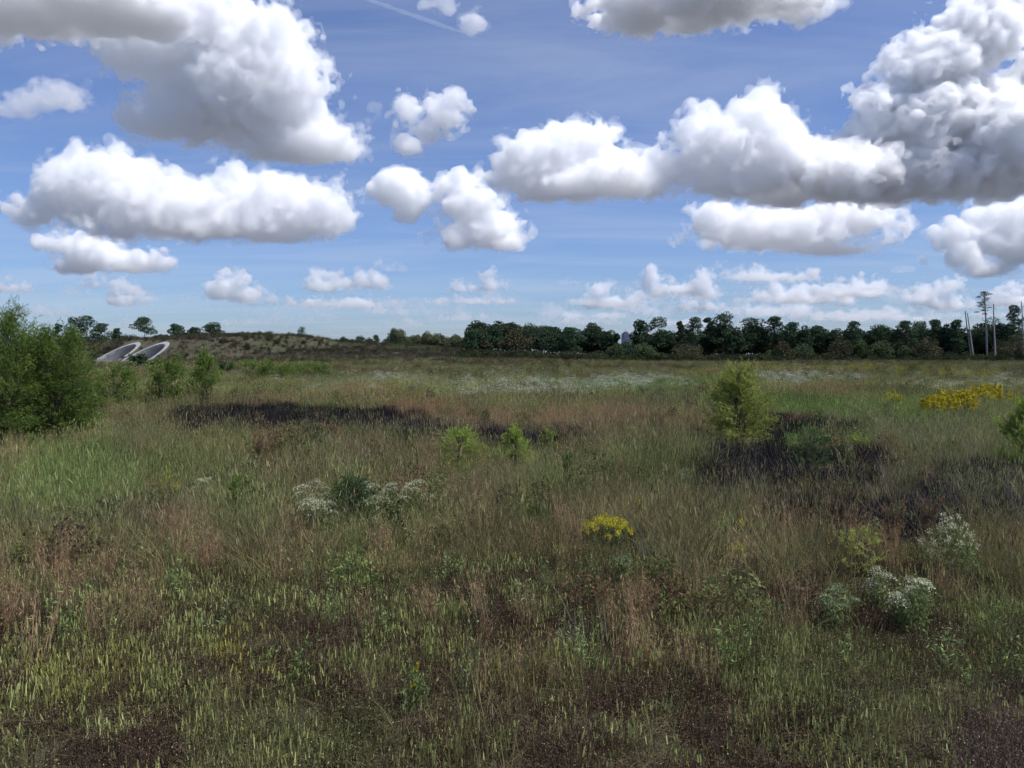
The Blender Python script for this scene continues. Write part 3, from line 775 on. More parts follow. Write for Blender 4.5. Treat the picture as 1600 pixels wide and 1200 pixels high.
# ------------------------------------------------------------------ scatter: points with attributes, instanced prototypes (for what nobody could count)
def proto_material(name, trans=0.3, rough=None):
    """colour = tint carried by each scattered clump, varied from blade to blade by 'tone'; 'hue' > 0.5 marks pale seed heads or petals"""
    m, nt, out = mat_nodes(name)
    a = nt.nodes.new('ShaderNodeAttribute'); a.attribute_name = 'tint'; a.attribute_type = 'INSTANCER'
    a2 = nt.nodes.new('ShaderNodeAttribute'); a2.attribute_name = 'tint2'; a2.attribute_type = 'INSTANCER'
    t = nt.nodes.new('ShaderNodeAttribute'); t.attribute_name = 'tone'
    h = nt.nodes.new('ShaderNodeAttribute'); h.attribute_name = 'hue'
    mh = nt.nodes.new('ShaderNodeMix'); mh.data_type = 'RGBA'
    nt.links.new(h.outputs['Fac'], mh.inputs[0]); nt.links.new(a.outputs['Color'], mh.inputs[6]); nt.links.new(a2.outputs['Color'], mh.inputs[7])
    mr = nt.nodes.new('ShaderNodeMapRange'); mr.inputs['To Min'].default_value = 0.45; mr.inputs['To Max'].default_value = 1.55
    nt.links.new(t.outputs['Fac'], mr.inputs['Value'])
    mx = nt.nodes.new('ShaderNodeMix'); mx.data_type = 'RGBA'; mx.blend_type = 'MULTIPLY'; mx.inputs[0].default_value = 1
    nt.links.new(mh.outputs[2], mx.inputs[6]); nt.links.new(mr.outputs[0], mx.inputs[7])
    d = nt.nodes.new('ShaderNodeBsdfDiffuse'); tr = nt.nodes.new('ShaderNodeBsdfTranslucent')
    x = nt.nodes.new('ShaderNodeMixShader'); x.inputs[0].default_value = trans
    nt.links.new(mx.outputs[2], d.inputs['Color']); nt.links.new(mx.outputs[2], tr.inputs['Color'])
    nt.links.new(d.outputs[0], x.inputs[1]); nt.links.new(tr.outputs[0], x.inputs[2]); nt.links.new(x.outputs[0], out.inputs['Surface'])
    return m
M_BLADE = proto_material('meadow_plants', 0.3)

class Plant:
    """gathers blades, leaves and stems of one prototype clump (quads)"""
    def __init__(s, seed): s.r = np.random.default_rng(seed); s.V, s.F, s.T, s.U, s.n = [], [], [], [], 0
    def add(s, v, f, tone, hue=0.0):
        s.V.append(v); s.F.append(f + s.n); s.n += len(v)
        s.T.append(np.broadcast_to(tone, len(v)).astype(float)); s.U.append(np.broadcast_to(hue, len(v)).astype(float))
    def blades(s, n, rad, h0, h1, width, bend=0.35, lean=0.25, hue=0.0, clump=True, dirbias=(0, 0)):
        r = s.r
        a = r.uniform(0, 6.28, n); rr = rad * np.sqrt(r.random(n))
        b = np.stack([rr * np.cos(a), rr * np.sin(a), np.full(n, -0.04)], 1)
        H = r.uniform(h0, h1, n)
        out = np.stack([np.cos(a), np.sin(a)], 1) * (0.5 if clump else 0) + r.normal(size=(n, 2)) * 0.6 + np.array(dirbias)
        q = np.array([0, 0.4, 0.75, 1.0])
        sx = out[:, None, :] * (lean * q[None, :, None] + bend * q[None, :, None] ** 2.2) * H[:, None, None]
        z = H[:, None] * (q[None, :] - 0.35 * bend * q[None, :] ** 3 * np.linalg.norm(out, axis=1)[:, None] ** 1.5)
        c = np.concatenate([b[:, None, :2] + sx, (b[:, 2:3] + z)[:, :, None]], 2)
        w = unit(np.concatenate([r.normal(size=(n, 2)), np.zeros((n, 1))], 1))[:, None, :] * (width / 2) * np.array([1, 0.9, 0.6, 0.12])[None, :, None] * r.uniform(0.6, 1.4, n)[:, None, None]
        v = np.stack([c - w, c + w], 2).reshape(-1, 3)        # n*8
        base = (np.arange(n) * 8)[:, None, None] + (np.arange(3) * 2)[None, :, None]
        f = (base + np.array([0, 1, 3, 2])[None, None, :]).reshape(-1, 4)
        s.add(v, f, np.repeat(r.random(n), 8), hue)
        return c[:, -1], H
    def spikes(s, tips, length, width, hue=1.0):
        """narrow pointed heads, three crossed quads"""
        n = len(tips)
        L = length * s.r.uniform(0.6, 1.3, n)
        for k in range(2):
            a = s.r.uniform(0, 3.14, n)
            w = np.stack([np.cos(a), np.sin(a), 0 * a], 1) * width / 2 * s.r.uniform(0.7, 1.3, n)[:, None]
            d = np.stack([s.r.normal(0, .12, n), s.r.normal(0, .12, n), np.ones(n)], 1) * L[:, None]
            v = np.stack([tips - d * 0.75 - w * 0.7, tips - d * 0.75 + w * 0.7, tips + d * 0.0 + w, tips - w, tips + d * 0.25 - w * 0.25, tips + d * 0.25 + w * 0.25], 1).reshape(-1, 3)
            b = (np.arange(n) * 6)[:, None]
            f = np.concatenate([b + np.array([0, 1, 2, 3]), b + np.array([3, 2, 5, 4])])
            s.add(v, f, np.repeat(s.r.random(n), 6), hue)
    def leaves(s, c, L, Wd, dirs=None, hue=0.0, tone=None):
        v, f = leaf_quads(c, L, Wd, s.r, dirs)
        s.add(v, f, np.repeat(s.r.random(len(c)) if tone is None else tone, 4), hue)
    def mesh(s, name, mat=None):
        return fast_mesh(name, np.concatenate(s.V), np.concatenate(s.F), mat or M_BLADE, {'tone': np.concatenate(s.T), 'hue': np.concatenate(s.U)})

def proto_set(name, meshes):
    c = bpy.data.collections.new(name)
    for i, me in enumerate(meshes):
        o = bpy.data.objects.new('%s_%02d' % (name, i), me); c.objects.link(o)
    return c

def scatter(name, label, cat, coll, pos, tint, tint2=None, scale=(0.8, 1.25), tilt=0.10, seed=0, zscale=None, rotz=None, hscale=None):
    r = np.random.default_rng(seed)
    n = len(pos)
    me = bpy.data.meshes.new(name)
    me.vertices.add(n); me.vertices.foreach_set('co', np.ascontiguousarray(pos, np.float32).ravel())
    rot = np.stack([r.normal(0, tilt, n), r.normal(0, tilt, n), r.uniform(0, 6.283, n) if rotz is None else rotz + r.normal(0, 0.3, n)], 1)
    sc = r.uniform(*scale, n)
    if hscale is not None: sc = sc * hscale
    S = np.stack([sc, sc, sc * r.uniform(0.8, 1.2, n)], 1)
    def fattr(nm, typ, arr, key):
        a = me.attributes.new(nm, typ, 'POINT'); a.data.foreach_set(key, np.ascontiguousarray(arr, np.float32).ravel())
    fattr('rot', 'FLOAT_VECTOR', rot, 'vector'); fattr('size', 'FLOAT_VECTOR', S, 'vector')
    tint = np.broadcast_to(np.asarray(tint, float), (n, 3)); tint2 = tint if tint2 is None else np.broadcast_to(np.asarray(tint2, float), (n, 3))
    fattr('tint', 'FLOAT_VECTOR', tint, 'vector'); fattr('tint2', 'FLOAT_VECTOR', tint2, 'vector')
    k = len(coll.objects)
    a = me.attributes.new('pick', 'INT', 'POINT'); a.data.foreach_set('value', r.integers(0, k, n).astype(np.int32))
    o = bpy.data.objects.new(name, me); COL.objects.link(o)
    g = bpy.data.node_groups.new(name + '_scatter', 'GeometryNodeTree')
    g.interface.new_socket('Geometry', in_out='INPUT', socket_type='NodeSocketGeometry')
    g.interface.new_socket('Geometry', in_out='OUTPUT', socket_type='NodeSocketGeometry')
    N, L = g.nodes, g.links
    gi, go = N.new('NodeGroupInput'), N.new('NodeGroupOutput')
    ci = N.new('GeometryNodeCollectionInfo'); ci.inputs['Collection'].default_value = coll; ci.inputs['Separate Children'].default_value = True; ci.inputs['Reset Children'].default_value = True
    ip = N.new('GeometryNodeInstanceOnPoints'); ip.inputs['Pick Instance'].default_value = True
    def na(nm, typ):
        x = N.new('GeometryNodeInputNamedAttribute'); x.data_type = typ; x.inputs['Name'].default_value = nm
        return next(s for s in x.outputs if s.name == 'Attribute' and s.enabled)
    L.new(gi.outputs[0], ip.inputs['Points']); L.new(ci.outputs[0], ip.inputs['Instance'])
    L.new(na('pick', 'INT'), ip.inputs['Instance Index'])
    L.new(na('rot', 'FLOAT_VECTOR'), ip.inputs['Rotation']); L.new(na('size', 'FLOAT_VECTOR'), ip.inputs['Scale'])
    L.new(ip.outputs[0], go.inputs[0])
    md = o.modifiers.new('scatter', 'NODES'); md.node_group = g
    tag(o, label, cat, kind='stuff')
    return o

def project(x, y, z):
    c, s = math.cos(PITCH), math.sin(PITCH)
    dz = z - CAM_Z
    d = y * c - dz * s
    u = y * s + dz * c
    return W_PX / 2 + F_PX * x / d, H_PX / 2 - F_PX * u / d

def field_points(y0, y1, rho, seed, margin=5.0, edge=0.72):
    """random points of the field between two distances; rho per square metre, a float or a function of distance"""
    r = np.random.default_rng(seed)
    rmax = rho if not callable(rho) else max(rho(y0), rho(y1))
    area = (y1 - y0) * (edge * (y0 + y1) + 2 * margin)
    n = int(area * rmax * 1.0)
    # uniform over the trapezium
    hw0, hw1 = edge * y0 + margin, edge * y1 + margin
    u = r.random(n)
    yy = np.linspace(y0, y1, 400); cdf = np.cumsum(edge * yy + margin); cdf = cdf / cdf[-1]
    y = np.interp(u, cdf, yy) + r.normal(0, 0.01, n)
    x = r.uniform(-1, 1, n) * (edge * y + margin)
    if callable(rho):
        k = r.random(n) < rho(y) / rmax
        x, y = x[k], y[k]
    return x, y

def spots(px, py, lst, rag=1.5):
    """soft union of ellipses (cx, cy, rx, ry, weight) in photo pixels, each a patch on the ground; ragged by noise"""
    w = np.zeros_like(px)
    n = (fbm(px / 26, py / 9, 4) - 0.5) * rag
    for cx, cy, rx, ry, k in lst:
        q = np.sqrt(((px - cx) / rx) ** 2 + ((py - cy) / ry) ** 2) + n
        w = np.maximum(w, k * np.clip((1.25 - q) / 0.5, 0, 1))
    return w
# ------------------------------------------------------------------ prototypes of meadow plants
def p_grass(seed, n=34, h=(0.35, 0.75), w=0.006, rad=0.16, bend=0.4):
    p = Plant(seed); p.blades(n, rad, h[0], h[1], w, bend, 0.22)
    tips, H = p.blades(n // 5, rad, h[1] * 0.9, h[1] * 1.25, w * 0.6, 0.15, 0.12)
    p.spikes(tips, 0.12, 0.012, 0.7)
    return p.mesh('grass_tuft')
def p_blue(seed, n=26, h=(0.65, 1.05), w=0.006):
    p = Plant(seed)
    tips, H = p.blades(n, 0.14, h[0], h[1], w, 0.10, 0.14)
    q = p.r.uniform(0.45, 1.0, (n, 7))
    c = (tips[:, None, :] * np.stack([q, q, q], -1)).reshape(-1, 3) + p.r.normal(0, 0.012, (n * 7, 3))
    p.leaves(c, 0.075, 0.008, np.tile([0.15, 0, 1.0], (n * 7, 1)), 0.4)
    p.blades(14, 0.16, 0.2, 0.45, w * 1.3, 0.5, 0.3)
    return p.mesh('bluestem_tuft')
def p_spike(seed, n=24, h=(0.13, 0.33)):
    p = Plant(seed)
    tips, H = p.blades(n, 0.24, h[0], h[1], 0.006, 0.05, 0.06, clump=False)
    p.spikes(tips, 0.085, 0.0115, 1.0)
    q = p.r.uniform(0.15, 0.7, (n, 3))
    c = (tips[:, None, :] * q[..., None]).reshape(-1, 3)
    p.leaves(c, 0.045, 0.010, np.tile([0, 0, 1.0], (len(c), 1)), 0.3)
    return p.mesh('spike_clump')
def p_under(seed, n=46):
    p = Plant(seed)
    tips, H = p.blades(n, 0.26, 0.12, 0.36, 0.0065, 0.15, 0.25, clump=False)
    q = p.r.uniform(0.3, 1.0, (n, 4))
    c = (tips[:, None, :] * q[..., None]).reshape(-1, 3) + p.r.normal(0, 0.02, (n * 4, 3))
    p.leaves(c, 0.022, 0.014, None, 0.0)
    k = p.r.random(len(c)) < 0.04
    p.leaves(c[k] + p.r.normal(0, 0.02, (k.sum(), 3)), 0.017, 0.012, None, 1.0)
    return p.mesh('undergrowth_clump')
def p_stems(seed, n=34, h=(0.45, 0.85), w=0.008, lean=0.2, bias=(0, 0), rad=0.24):
    p = Plant(seed); p.blades(n, rad, h[0], h[1], w, 0.08, lean, clump=False, dirbias=bias)
    tips, H = p.blades(n // 2, rad, h[0] * 0.4, h[1] * 0.6, w * 0.8, 0.3, lean * 1.6, clump=False)
    return p.mesh('stem_clump')
def p_thatch(seed, n=46):
    p = Plant(seed); p.blades(n, 0.34, 0.18, 0.42, 0.007, 0.9, 0.9, clump=False)
    v = p.V[0]; v[:, 2] = np.abs(v[:, 2]) * 0.4
    return p.mesh('thatch_clump')
def p_forb(seed, n=5, h=(0.4, 0.8), leaf=(0.07, 0.02), per=26):
    p = Plant(seed)
    tips, H = p.blades(n, 0.14, h[0], h[1], 0.007, 0.12, 0.16)
    q = p.r.uniform(0.2, 1.0, (n, per))
    c = (tips[:, None, :] * q[..., None]).reshape(-1, 3) + p.r.normal(0, 0.035, (n * per, 3))
    p.leaves(c, leaf[0], leaf[1], np.tile([0.0, 0, 0.5], (len(c), 1)), 0.0)
    return p.mesh('leafy_forb')
def p_bloom(seed, n=6, h=(0.55, 0.9), flat=True, head=0.10, per=26, petal=0.018, wide=1.0):
    p = Plant(seed)
    tips, H = p.blades(n, 0.20 * wide, h[0], h[1], 0.007, 0.1, 0.16)
    q = p.r.uniform(0.2, 0.92, (n, 16))
    c = (tips[:, None, :] * q[..., None]).reshape(-1, 3) + p.r.normal(0, 0.03, (n * 16, 3))
    p.leaves(c, 0.07, 0.016, np.tile([0, 0, 0.6], (len(c), 1)), 0.0)
    a = p.r.normal(size=(n, per, 3)) * np.array([head, head, head * 0.22] if flat else [head * 0.35, head * 0.35, head * 1.0])
    c = (tips[:, None, :] + a).reshape(-1, 3)
    p.leaves(c, petal, petal * 0.9, None, 1.0, tone=np.clip(p.r.normal(0.5, 0.12, len(c)), 0, 1))
    return p.mesh('flowering_clump')
def p_bush(seed, H=1.0, Wd=1.3, n=320, leaf=0.10):
    r = np.random.default_rng(seed); p = Plant(seed)
    v, f, t = blob_leaves(crown_blobs('bush', H, Wd, r), n, leaf, r)
    p.add(v, f, t)
    p.blades(8, 0.1, H * 0.4, H * 0.8, 0.02, 0.1, 0.3)
    return p.mesh('low_bush')

C_GRASS = proto_set('grass', [p_grass(s) for s in range(6)])
C_LONG = proto_set('long_grass', [p_grass(20 + s, 30, (0.5, 0.95), 0.007, 0.2, 0.55) for s in range(5)])
C_FARG = proto_set('far_grass', [p_grass(40 + s, 42, (0.35, 0.8), 0.016, 0.45, 0.35) for s in range(5)])
C_BLUE = proto_set('bluestem', [p_blue(60 + s) for s in range(5)])
C_FARB = proto_set('far_bluestem', [p_blue(80 + s, 30, (0.55, 0.95), 0.013) for s in range(4)])
C_SPIKE = proto_set('spike', [p_spike(100 + s) for s in range(7)])
C_UNDER = proto_set('undergrowth', [p_under(120 + s) for s in range(6)])
C_DARK = proto_set('dark_stems', [p_stems(140 + s, 60, (0.35, 0.75), 0.014, 0.22, rad=0.35) for s in range(4)])
C_STICK = proto_set('grey_sticks', [p_stems(160 + s, 18, (0.45, 1.05), 0.0055, 0.45, (-0.4, 0.15), 0.35) for s in range(5)])
C_THATCH = proto_set('thatch', [p_thatch(170 + q) for q in range(5)])
C_FORB = proto_set('forbs', [p_forb(180 + s) for s in range(5)])
C_WHITE = proto_set('white_bloom', [p_bloom(200 + s, 7, (0.55, 0.95), True, 0.11, 22, 0.035, 1.6) for s in range(4)])
C_GOLD = proto_set('gold_bloom', [p_bloom(220 + s, 7, (0.5, 0.95), False, 0.13, 26, 0.030, 1.4) for s in range(4)])
C_CLUMP = proto_set('weed_clump', [p_bush(260 + s, 0.85, 1.1, 420, 0.075) for s in range(5)])
C_BUSH = proto_set('scrub', [p_bush(240 + s, 1.0, 1.5, 260, 0.17) for s in range(5)])

# ------------------------------------------------------------------ where each plant grows: patches read off the photograph and laid on the ground
Z_RED = [(560, 610, 90, 13, .9), (650, 625, 75, 14, .9), (800, 650, 130, 17, 1), (935, 654, 115, 19, 1), (1050, 660, 60, 17, 1), (1115, 655, 60, 20, .9), (1250, 664, 55, 12, .8),
         (1300, 606, 60, 12, .7), (700, 712, 110, 18, .35), (360, 692, 70, 11, .6), (278, 808, 40, 34, .95), (322, 830, 28, 32, .9), (455, 832, 32, 34, .7), (612, 772, 62, 26, .5),
         (640, 850, 60, 44, .5), (880, 820, 40, 34, .55), (1000, 900, 26, 36, .85), (150, 905, 90, 60, .6), (38, 915, 50, 60, .75), (1240, 792, 66, 26, .6), (1340, 806, 66, 30, .6),
         (1480, 880, 28, 32, .9), (1588, 800, 34, 34, .7), (1130, 640, 90, 10, .4), (430, 620, 60, 12, .5), (20, 720, 30, 25, .8), (405, 705, 14, 26, 1), (520, 680, 20, 12, .8), (1395, 805, 22, 40, .9), (1120, 850, 60, 30, .35), (720, 780, 60, 30, .3)]
Z_DARK = [(330, 655, 60, 11, .9), (420, 656, 125, 10, 1), (560, 661, 115, 10, 1), (665, 672, 75, 9, .95), (765, 683, 75, 8, .9), (870, 680, 60, 8, .8), (1212, 670, 38, 9, 1), (1275, 663, 22, 9, .9), (1320, 675, 50, 8, .5),
          (1180, 720, 75, 8, 1), (1300, 726, 110, 7, 1), (1120, 736, 45, 8, .9), (1250, 780, 66, 12, .7), (1360, 794, 62, 14, .95), (1455, 792, 66, 15, .95), (1530, 768, 110, 22, .55), (1570, 744, 110, 10, .8), (225, 800, 40, 16, .5), (400, 640, 30, 6, .6)]
Z_STICK = [(1210, 748, 110, 22, 1), (1500, 772, 130, 46, 1), (110, 805, 80, 24, .6), (560, 690, 70, 18, .7), (1000, 705, 120, 22, .3), (1480, 690, 120, 22, .5), (290, 800, 60, 24, .4), (760, 670, 260, 18, .3), (1150, 780, 100, 40, .3), (200, 690, 60, 40, .5)]
Z_GREEN = [(1000, 603, 150, 9, .9), (1210, 640, 160, 14, .9), (450, 642, 90, 9, .7), (1270, 697, 75, 18, 1), (100, 745, 130, 60, .7), (640, 630, 60, 10, .5), (600, 800, 90, 60, .4), (380, 780, 60, 50, .5), (1420, 640, 120, 16, .6), (1050, 720, 120, 20, .4), (860, 750, 60, 30, .4), (1540, 960, 90, 80, .6), (480, 590, 60, 8, .6), (300, 720, 120, 40, .4)]
Z_WHITE = [(820, 611, 110, 9, 1), (930, 600, 125, 6, .8), (1010, 591, 66, 5, .5), (1230, 590, 66, 10, .5), (1300, 587, 46, 7, .4), (592, 589, 42, 5, .4), (1500, 600, 120, 8, .25), (760, 600, 60, 6, .5)]
Z_GOLD = [(1300, 577, 160, 5, .6), (1480, 585, 66, 5, .5), (1100, 583, 66, 4, .3), (728, 612, 20, 9, .7), (690, 606, 26, 6, .4), (1372, 618, 34, 8, .8), (1015, 655, 20, 8, .6), (1290, 640, 30, 6, .3)]

OLIVE = np.array((0.255, 0.265, 0.095)); GREYG = np.array((0.195, 0.230, 0.105)); TAN = np.array((0.325, 0.282, 0.128)); GREEN = np.array((0.165, 0.250, 0.070))
REDB = np.array((0.340, 0.228, 0.130)); BROWN = np.array((0.210, 0.186, 0.090))
def lerp(a, b, t): return a + (b - a) * np.clip(t, 0, 1)[:, None]
def grass_tint(x, y, px, py):
    a = fbm(x / 5.5, y / 7.5, 4); b = fbm(x / 1.6 + 40, y / 1.6, 3); c = fbm(x / 17 + 90, y / 24, 3)
    t = lerp(np.broadcast_to(OLIVE, (len(x), 3)), GREYG[None], (a - 0.42) * 8)
    t = lerp(t, TAN[None], (b - 0.5) * 6); t = lerp(t, BROWN[None], (c - 0.47) * 8)
    t = lerp(t, GREEN[None], spots(px, py, Z_GREEN) * 0.9)
    e = fbm(x / 1.1 + 11, y / 1.4 + 3, 3)
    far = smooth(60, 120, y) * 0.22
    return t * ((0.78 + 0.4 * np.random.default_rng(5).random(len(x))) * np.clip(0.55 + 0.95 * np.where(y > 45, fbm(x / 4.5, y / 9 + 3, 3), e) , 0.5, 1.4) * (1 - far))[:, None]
def clump(x, y): return np.clip(0.45 + 1.15 * fbm(x / 2.3 + 77, y / 2.3, 3), 0.6, 1.4)
def field(y0, y1, rho, seed, edge=0.72, margin=5.0, zt=0.4):
    x, y = field_points(y0, y1, rho, seed, margin, edge)
    px, py = project(x, y, zt)
    z = ground_z(x, y)
    for k in (0, 1):
        s, t = tunnel_st(x, y, k)
        ok = ~((np.abs(s) < TUN_W / 2 + 1.2) & (t > -1.0) & (t < 12.5))
        x, y, z, px, py = x[ok], y[ok], z[ok], px[ok], py[ok]
    ok = np.ones(len(x), bool)
    for kx, ky, kr in (KEEP if seed not in (8, 29) else ()):                     # also a little way towards the path, where taller plants win the light
        ok &= ((x - kx) / kr) ** 2 + ((y - ky + 0.35 * kr) / (1.35 * kr)) ** 2 > np.where(np.random.default_rng(4).random(len(x)) < 0.12, 0, 1)
    x, y, z, px, py = x[ok], y[ok], z[ok], px[ok], py[ok]
    return x, y, z, px, py
def sel(k, *a): return [v[k] for v in a]
rs = np.random.default_rng(77)
def dark_at(x, y, tall=0.6):
    return np.maximum.reduce([spots(*project(x, y, t), Z_DARK, 0.8) for t in (0.0, tall * 0.5, tall)])

# short and long grass, thinning where other plants take over
x, y, z, px, py = field(5.5, 45, lambda d: 17 * np.clip(16 / d, 0.55, 1), 1, zt=0.55)
red, dark = spots(px, py, Z_RED), dark_at(x, y)
front = smooth(13.5, 9.5, y + 5 * (fbm(x / 2.5, y / 2.5) - 0.5))
k = rs.random(len(x)) < (1 - 0.75 * red) * (1 - 0.97 * dark) * (1 - 0.82 * front)
x, y, z, px, py, hs = sel(k, x, y, z, px, py, 1 - 0.35 * front)
tall = (fbm(x / 4 + 8, y / 4) > 0.52) & (y > 11)
P = np.stack([x, y, z], 1); T = grass_tint(x, y, px, py)
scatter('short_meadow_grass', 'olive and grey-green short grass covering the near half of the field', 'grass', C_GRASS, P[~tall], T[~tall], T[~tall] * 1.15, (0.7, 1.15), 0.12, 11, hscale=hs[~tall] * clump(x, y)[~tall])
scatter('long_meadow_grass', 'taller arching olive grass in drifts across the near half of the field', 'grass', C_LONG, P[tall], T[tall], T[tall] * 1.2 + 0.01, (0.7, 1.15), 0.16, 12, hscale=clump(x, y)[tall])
x, y, z, px, py = field(45, 262, lambda d: 2.6 * np.clip(60 / d, 0.30, 1.0), 2)
red, dark = spots(px, py, Z_RED), dark_at(x, y)
k = (rs.random(len(x)) < (1 - 0.7 * red) * (1 - 0.95 * dark)) & (z < 1.2)
x, y, z, px, py = sel(k, x, y, z, px, py)
T = grass_tint(x, y, px, py)
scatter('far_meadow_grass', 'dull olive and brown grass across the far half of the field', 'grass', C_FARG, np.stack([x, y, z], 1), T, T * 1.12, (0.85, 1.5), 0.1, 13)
# reddish bluestem
x, y, z, px, py = field(8, 42, lambda d: 9 * np.clip(16 / d, 0.6, 1), 3, zt=0.6)
w = np.maximum(spots(px, py, Z_RED), 0.10 * (fbm(x / 3, y / 3 + 70) > 0.5)) * (1 - 0.9 * spots(px, py, Z_DARK))
k = rs.random(len(x)) < w * 0.8
x, y, z, px, py = sel(k, x, y, z, px, py)
v = fbm(x / 3, y / 3)[:, None]
T = REDB * (0.75 + 0.5 * v) * rs.uniform(0.75, 1.2, len(x))[:, None]
scatter('reddish_bluestem_grass', 'rusty reddish-brown feathery grass standing in patches in the near field', 'grass', C_BLUE, np.stack([x, y, z], 1), T, T * 1.12, (0.6, 1.0), 0.1, 14)
x, y, z, px, py = field(42, 240, lambda d: 3.0 * np.clip(60 / d, 0.3, 1), 4, zt=0.6)
w = np.maximum(spots(px, py, Z_RED), 0.22 * (fbm(x / 9, y / 14 + 70) > 0.5)) * (1 - 0.9 * spots(px, py, Z_DARK))
k = (rs.random(len(x)) < w) & (z < 1.5)
x, y, z, px, py = sel(k, x, y, z, px, py)
T = REDB * np.array((1.02, 0.88, 0.92)) * (0.7 + 0.5 * fbm(x / 6, y / 6)[:, None]) * rs.uniform(0.75, 1.15, len(x))[:, None]
scatter('far_bluestem_grass', 'rusty brown grass in long bands across the middle of the field', 'grass', C_FARB, np.stack([x, y, z], 1), T, T * 1.1, (0.7, 1.15), 0.1, 15)
# near-black stems in the black hollows
x, y, z, px, py = field(14, 75, 8, 5, zt=0.45)
k = rs.random(len(x)) < np.clip(1.4 * dark_at(x, y, 0.5), 0, 1)
x, y, z, px, py = sel(k, x, y, z, px, py)
T = np.array((0.030, 0.025, 0.028)) * rs.uniform(0.6, 1.7, len(x))[:, None]
scatter('blackish_stems', 'blackish purple stems filling the black hollows of the field', 'dead stems', C_DARK, np.stack([x, y, z], 1), T, None, (0.7, 1.1), 0.1, 16)
# grey leaning sticks
x, y, z, px, py = field(9, 75, lambda d: 5 * np.clip(20 / d, 0.5, 1), 6, zt=0.5)
k = rs.random(len(x)) < np.maximum(spots(px, py, Z_STICK) * 0.75, 0.008)
x, y, z, px, py = sel(k, x, y, z, px, py)
T = np.array((0.235, 0.22, 0.20)) * rs.uniform(0.6, 1.2, len(x))[:, None]
scatter('grey_dry_stalks', 'thin grey dry stalks leaning to the left among the grass', 'dry stalks', C_STICK, np.stack([x, y, z], 1), T, None, (0.7, 1.1), 0.12, 17, rotz=0.0)
# leafy green weeds
x, y, z, px, py = field(8, 110, lambda d: 4.0 * np.clip(18 / d, 0.3, 1), 7, zt=0.4)
k = rs.random(len(x)) < np.maximum(spots(px, py, Z_GREEN) * 0.6, 0.16) * (1 - spots(px, py, Z_DARK) * 0.8)
x, y, z, px, py = sel(k, x, y, z, px, py)
T = lerp(np.broadcast_to(GREEN, (len(x), 3)), GREYG[None], rs.random(len(x))) * rs.uniform(0.75, 1.2, len(x))[:, None]
scatter('leafy_weeds', 'small-leaved green weeds mixed through the meadow grass', 'weeds', C_FORB, np.stack([x, y, z], 1), T, None, (0.6, 1.05), 0.1, 18)
# low bushy clumps of many kinds: they give the field its mottled look
x, y, z, px, py = field(10, 230, lambda d: 1.6 * np.clip(18 / d, 0.20, 1), 41, zt=0.4)
q = fbm(x / (3 + y / 25) + 21, y / (4 + y / 16) + 2, 4)
k = (rs.random(len(x)) < np.clip((q - 0.43) * 7, 0.04, 0.95) * (1 - 0.8 * dark_at(x, y))) & (z < 1.2)
x, y, z, q = sel(k, x, y, z, q)
pal = np.array([(0.090, 0.115, 0.045), (0.135, 0.160, 0.055), (0.105, 0.072, 0.052), (0.175, 0.150, 0.075), (0.16, 0.095, 0.060), (0.060, 0.070, 0.040), (0.20, 0.22, 0.09)])
T = pal[(fbm(x / (2 + y / 30) + 5, y / (2.5 + y / 14), 2) * 23 + rs.integers(0, 2, len(x))).astype(int) % len(pal)] * rs.uniform(0.75, 1.25, len(x))[:, None]
scatter('mixed_weed_clumps', 'small bushy weed clumps of green, brown and rust mottling the field', 'weeds', C_CLUMP, np.stack([x, y, z - 0.03], 1), T, None, (0.5, 1.15), 0.1, 42, hscale=np.clip(0.8 + y / 150, 0.8, 1.6))
# foreground: dark low growth with pale seeds, and upright pale spikes above it
x, y, z, px, py = field(4.0, 19, 30, 8, zt=0.2)
near_plant = np.zeros(len(x))
for kx, ky, kr in KEEP: near_plant = np.maximum(near_plant, (((x - kx) / kr) ** 2 + ((y - ky + 0.35 * kr) / (1.35 * kr)) ** 2 < 1.2) * 1.0)
w = np.maximum(near_plant, smooth(18.5, 10, y + 6 * (fbm(x / 2.2, y / 2.2 + 5) - 0.5)))
k = rs.random(len(x)) < w
x, y, z, px, py = sel(k, x, y, z, px, py)
v = fbm(x / 1.7 + 30, y / 1.7, 4)
corner = smooth(1280, 1500, px) * smooth(1000, 1120, py)
T = lerp(np.broadcast_to(np.array((0.086, 0.056, 0.042)), (len(x), 3)), np.array((0.108, 0.106, 0.050))[None], (v - 0.45) * 6)
T = lerp(T, np.array((0.140, 0.102, 0.082))[None], corner) * rs.uniform(0.7, 1.25, len(x))[:, None]
scatter('brown_undergrowth', 'dark brown low growth with pale seeds in the foreground', 'undergrowth', C_UNDER, np.stack([x, y, z], 1), T, np.tile((0.40, 0.34, 0.22), (len(x), 1)), (0.75, 1.2), 0.1, 19)
x, y, z, px, py = field(4.0, 19, 26, 9, zt=0.3)
v = fbm(x / 1.5 + 60, y / 1.9, 4)
w = smooth(17, 11.5, y + 7 * (fbm(x / 2.4, y / 2.4 + 15) - 0.5)) * np.clip((v - 0.32) * 5, 0.18, 1)
w = w * (1 - 0.75 * smooth(1250, 1450, px) * smooth(1020, 1120, py))
k = rs.random(len(x)) < w
x, y, z, px, py = sel(k, x, y, z, px, py)
yel = spots(px, py, [(380, 1015, 70, 40, 1), (150, 1060, 80, 40, .5), (780, 1000, 120, 40, .4)])
T2 = lerp(np.broadcast_to(np.array((0.375, 0.395, 0.150)), (len(x), 3)), np.array((0.46, 0.45, 0.11))[None], yel) * rs.uniform(0.7, 1.2, len(x))[:, None]
scatter('seed_spike_plants', 'short upright plants with pale green pointed seed spikes in the foreground', 'seed spikes', C_SPIKE, np.stack([x, y, z], 1), T2 * 0.6, T2, (0.7, 1.15), 0.06, 20)
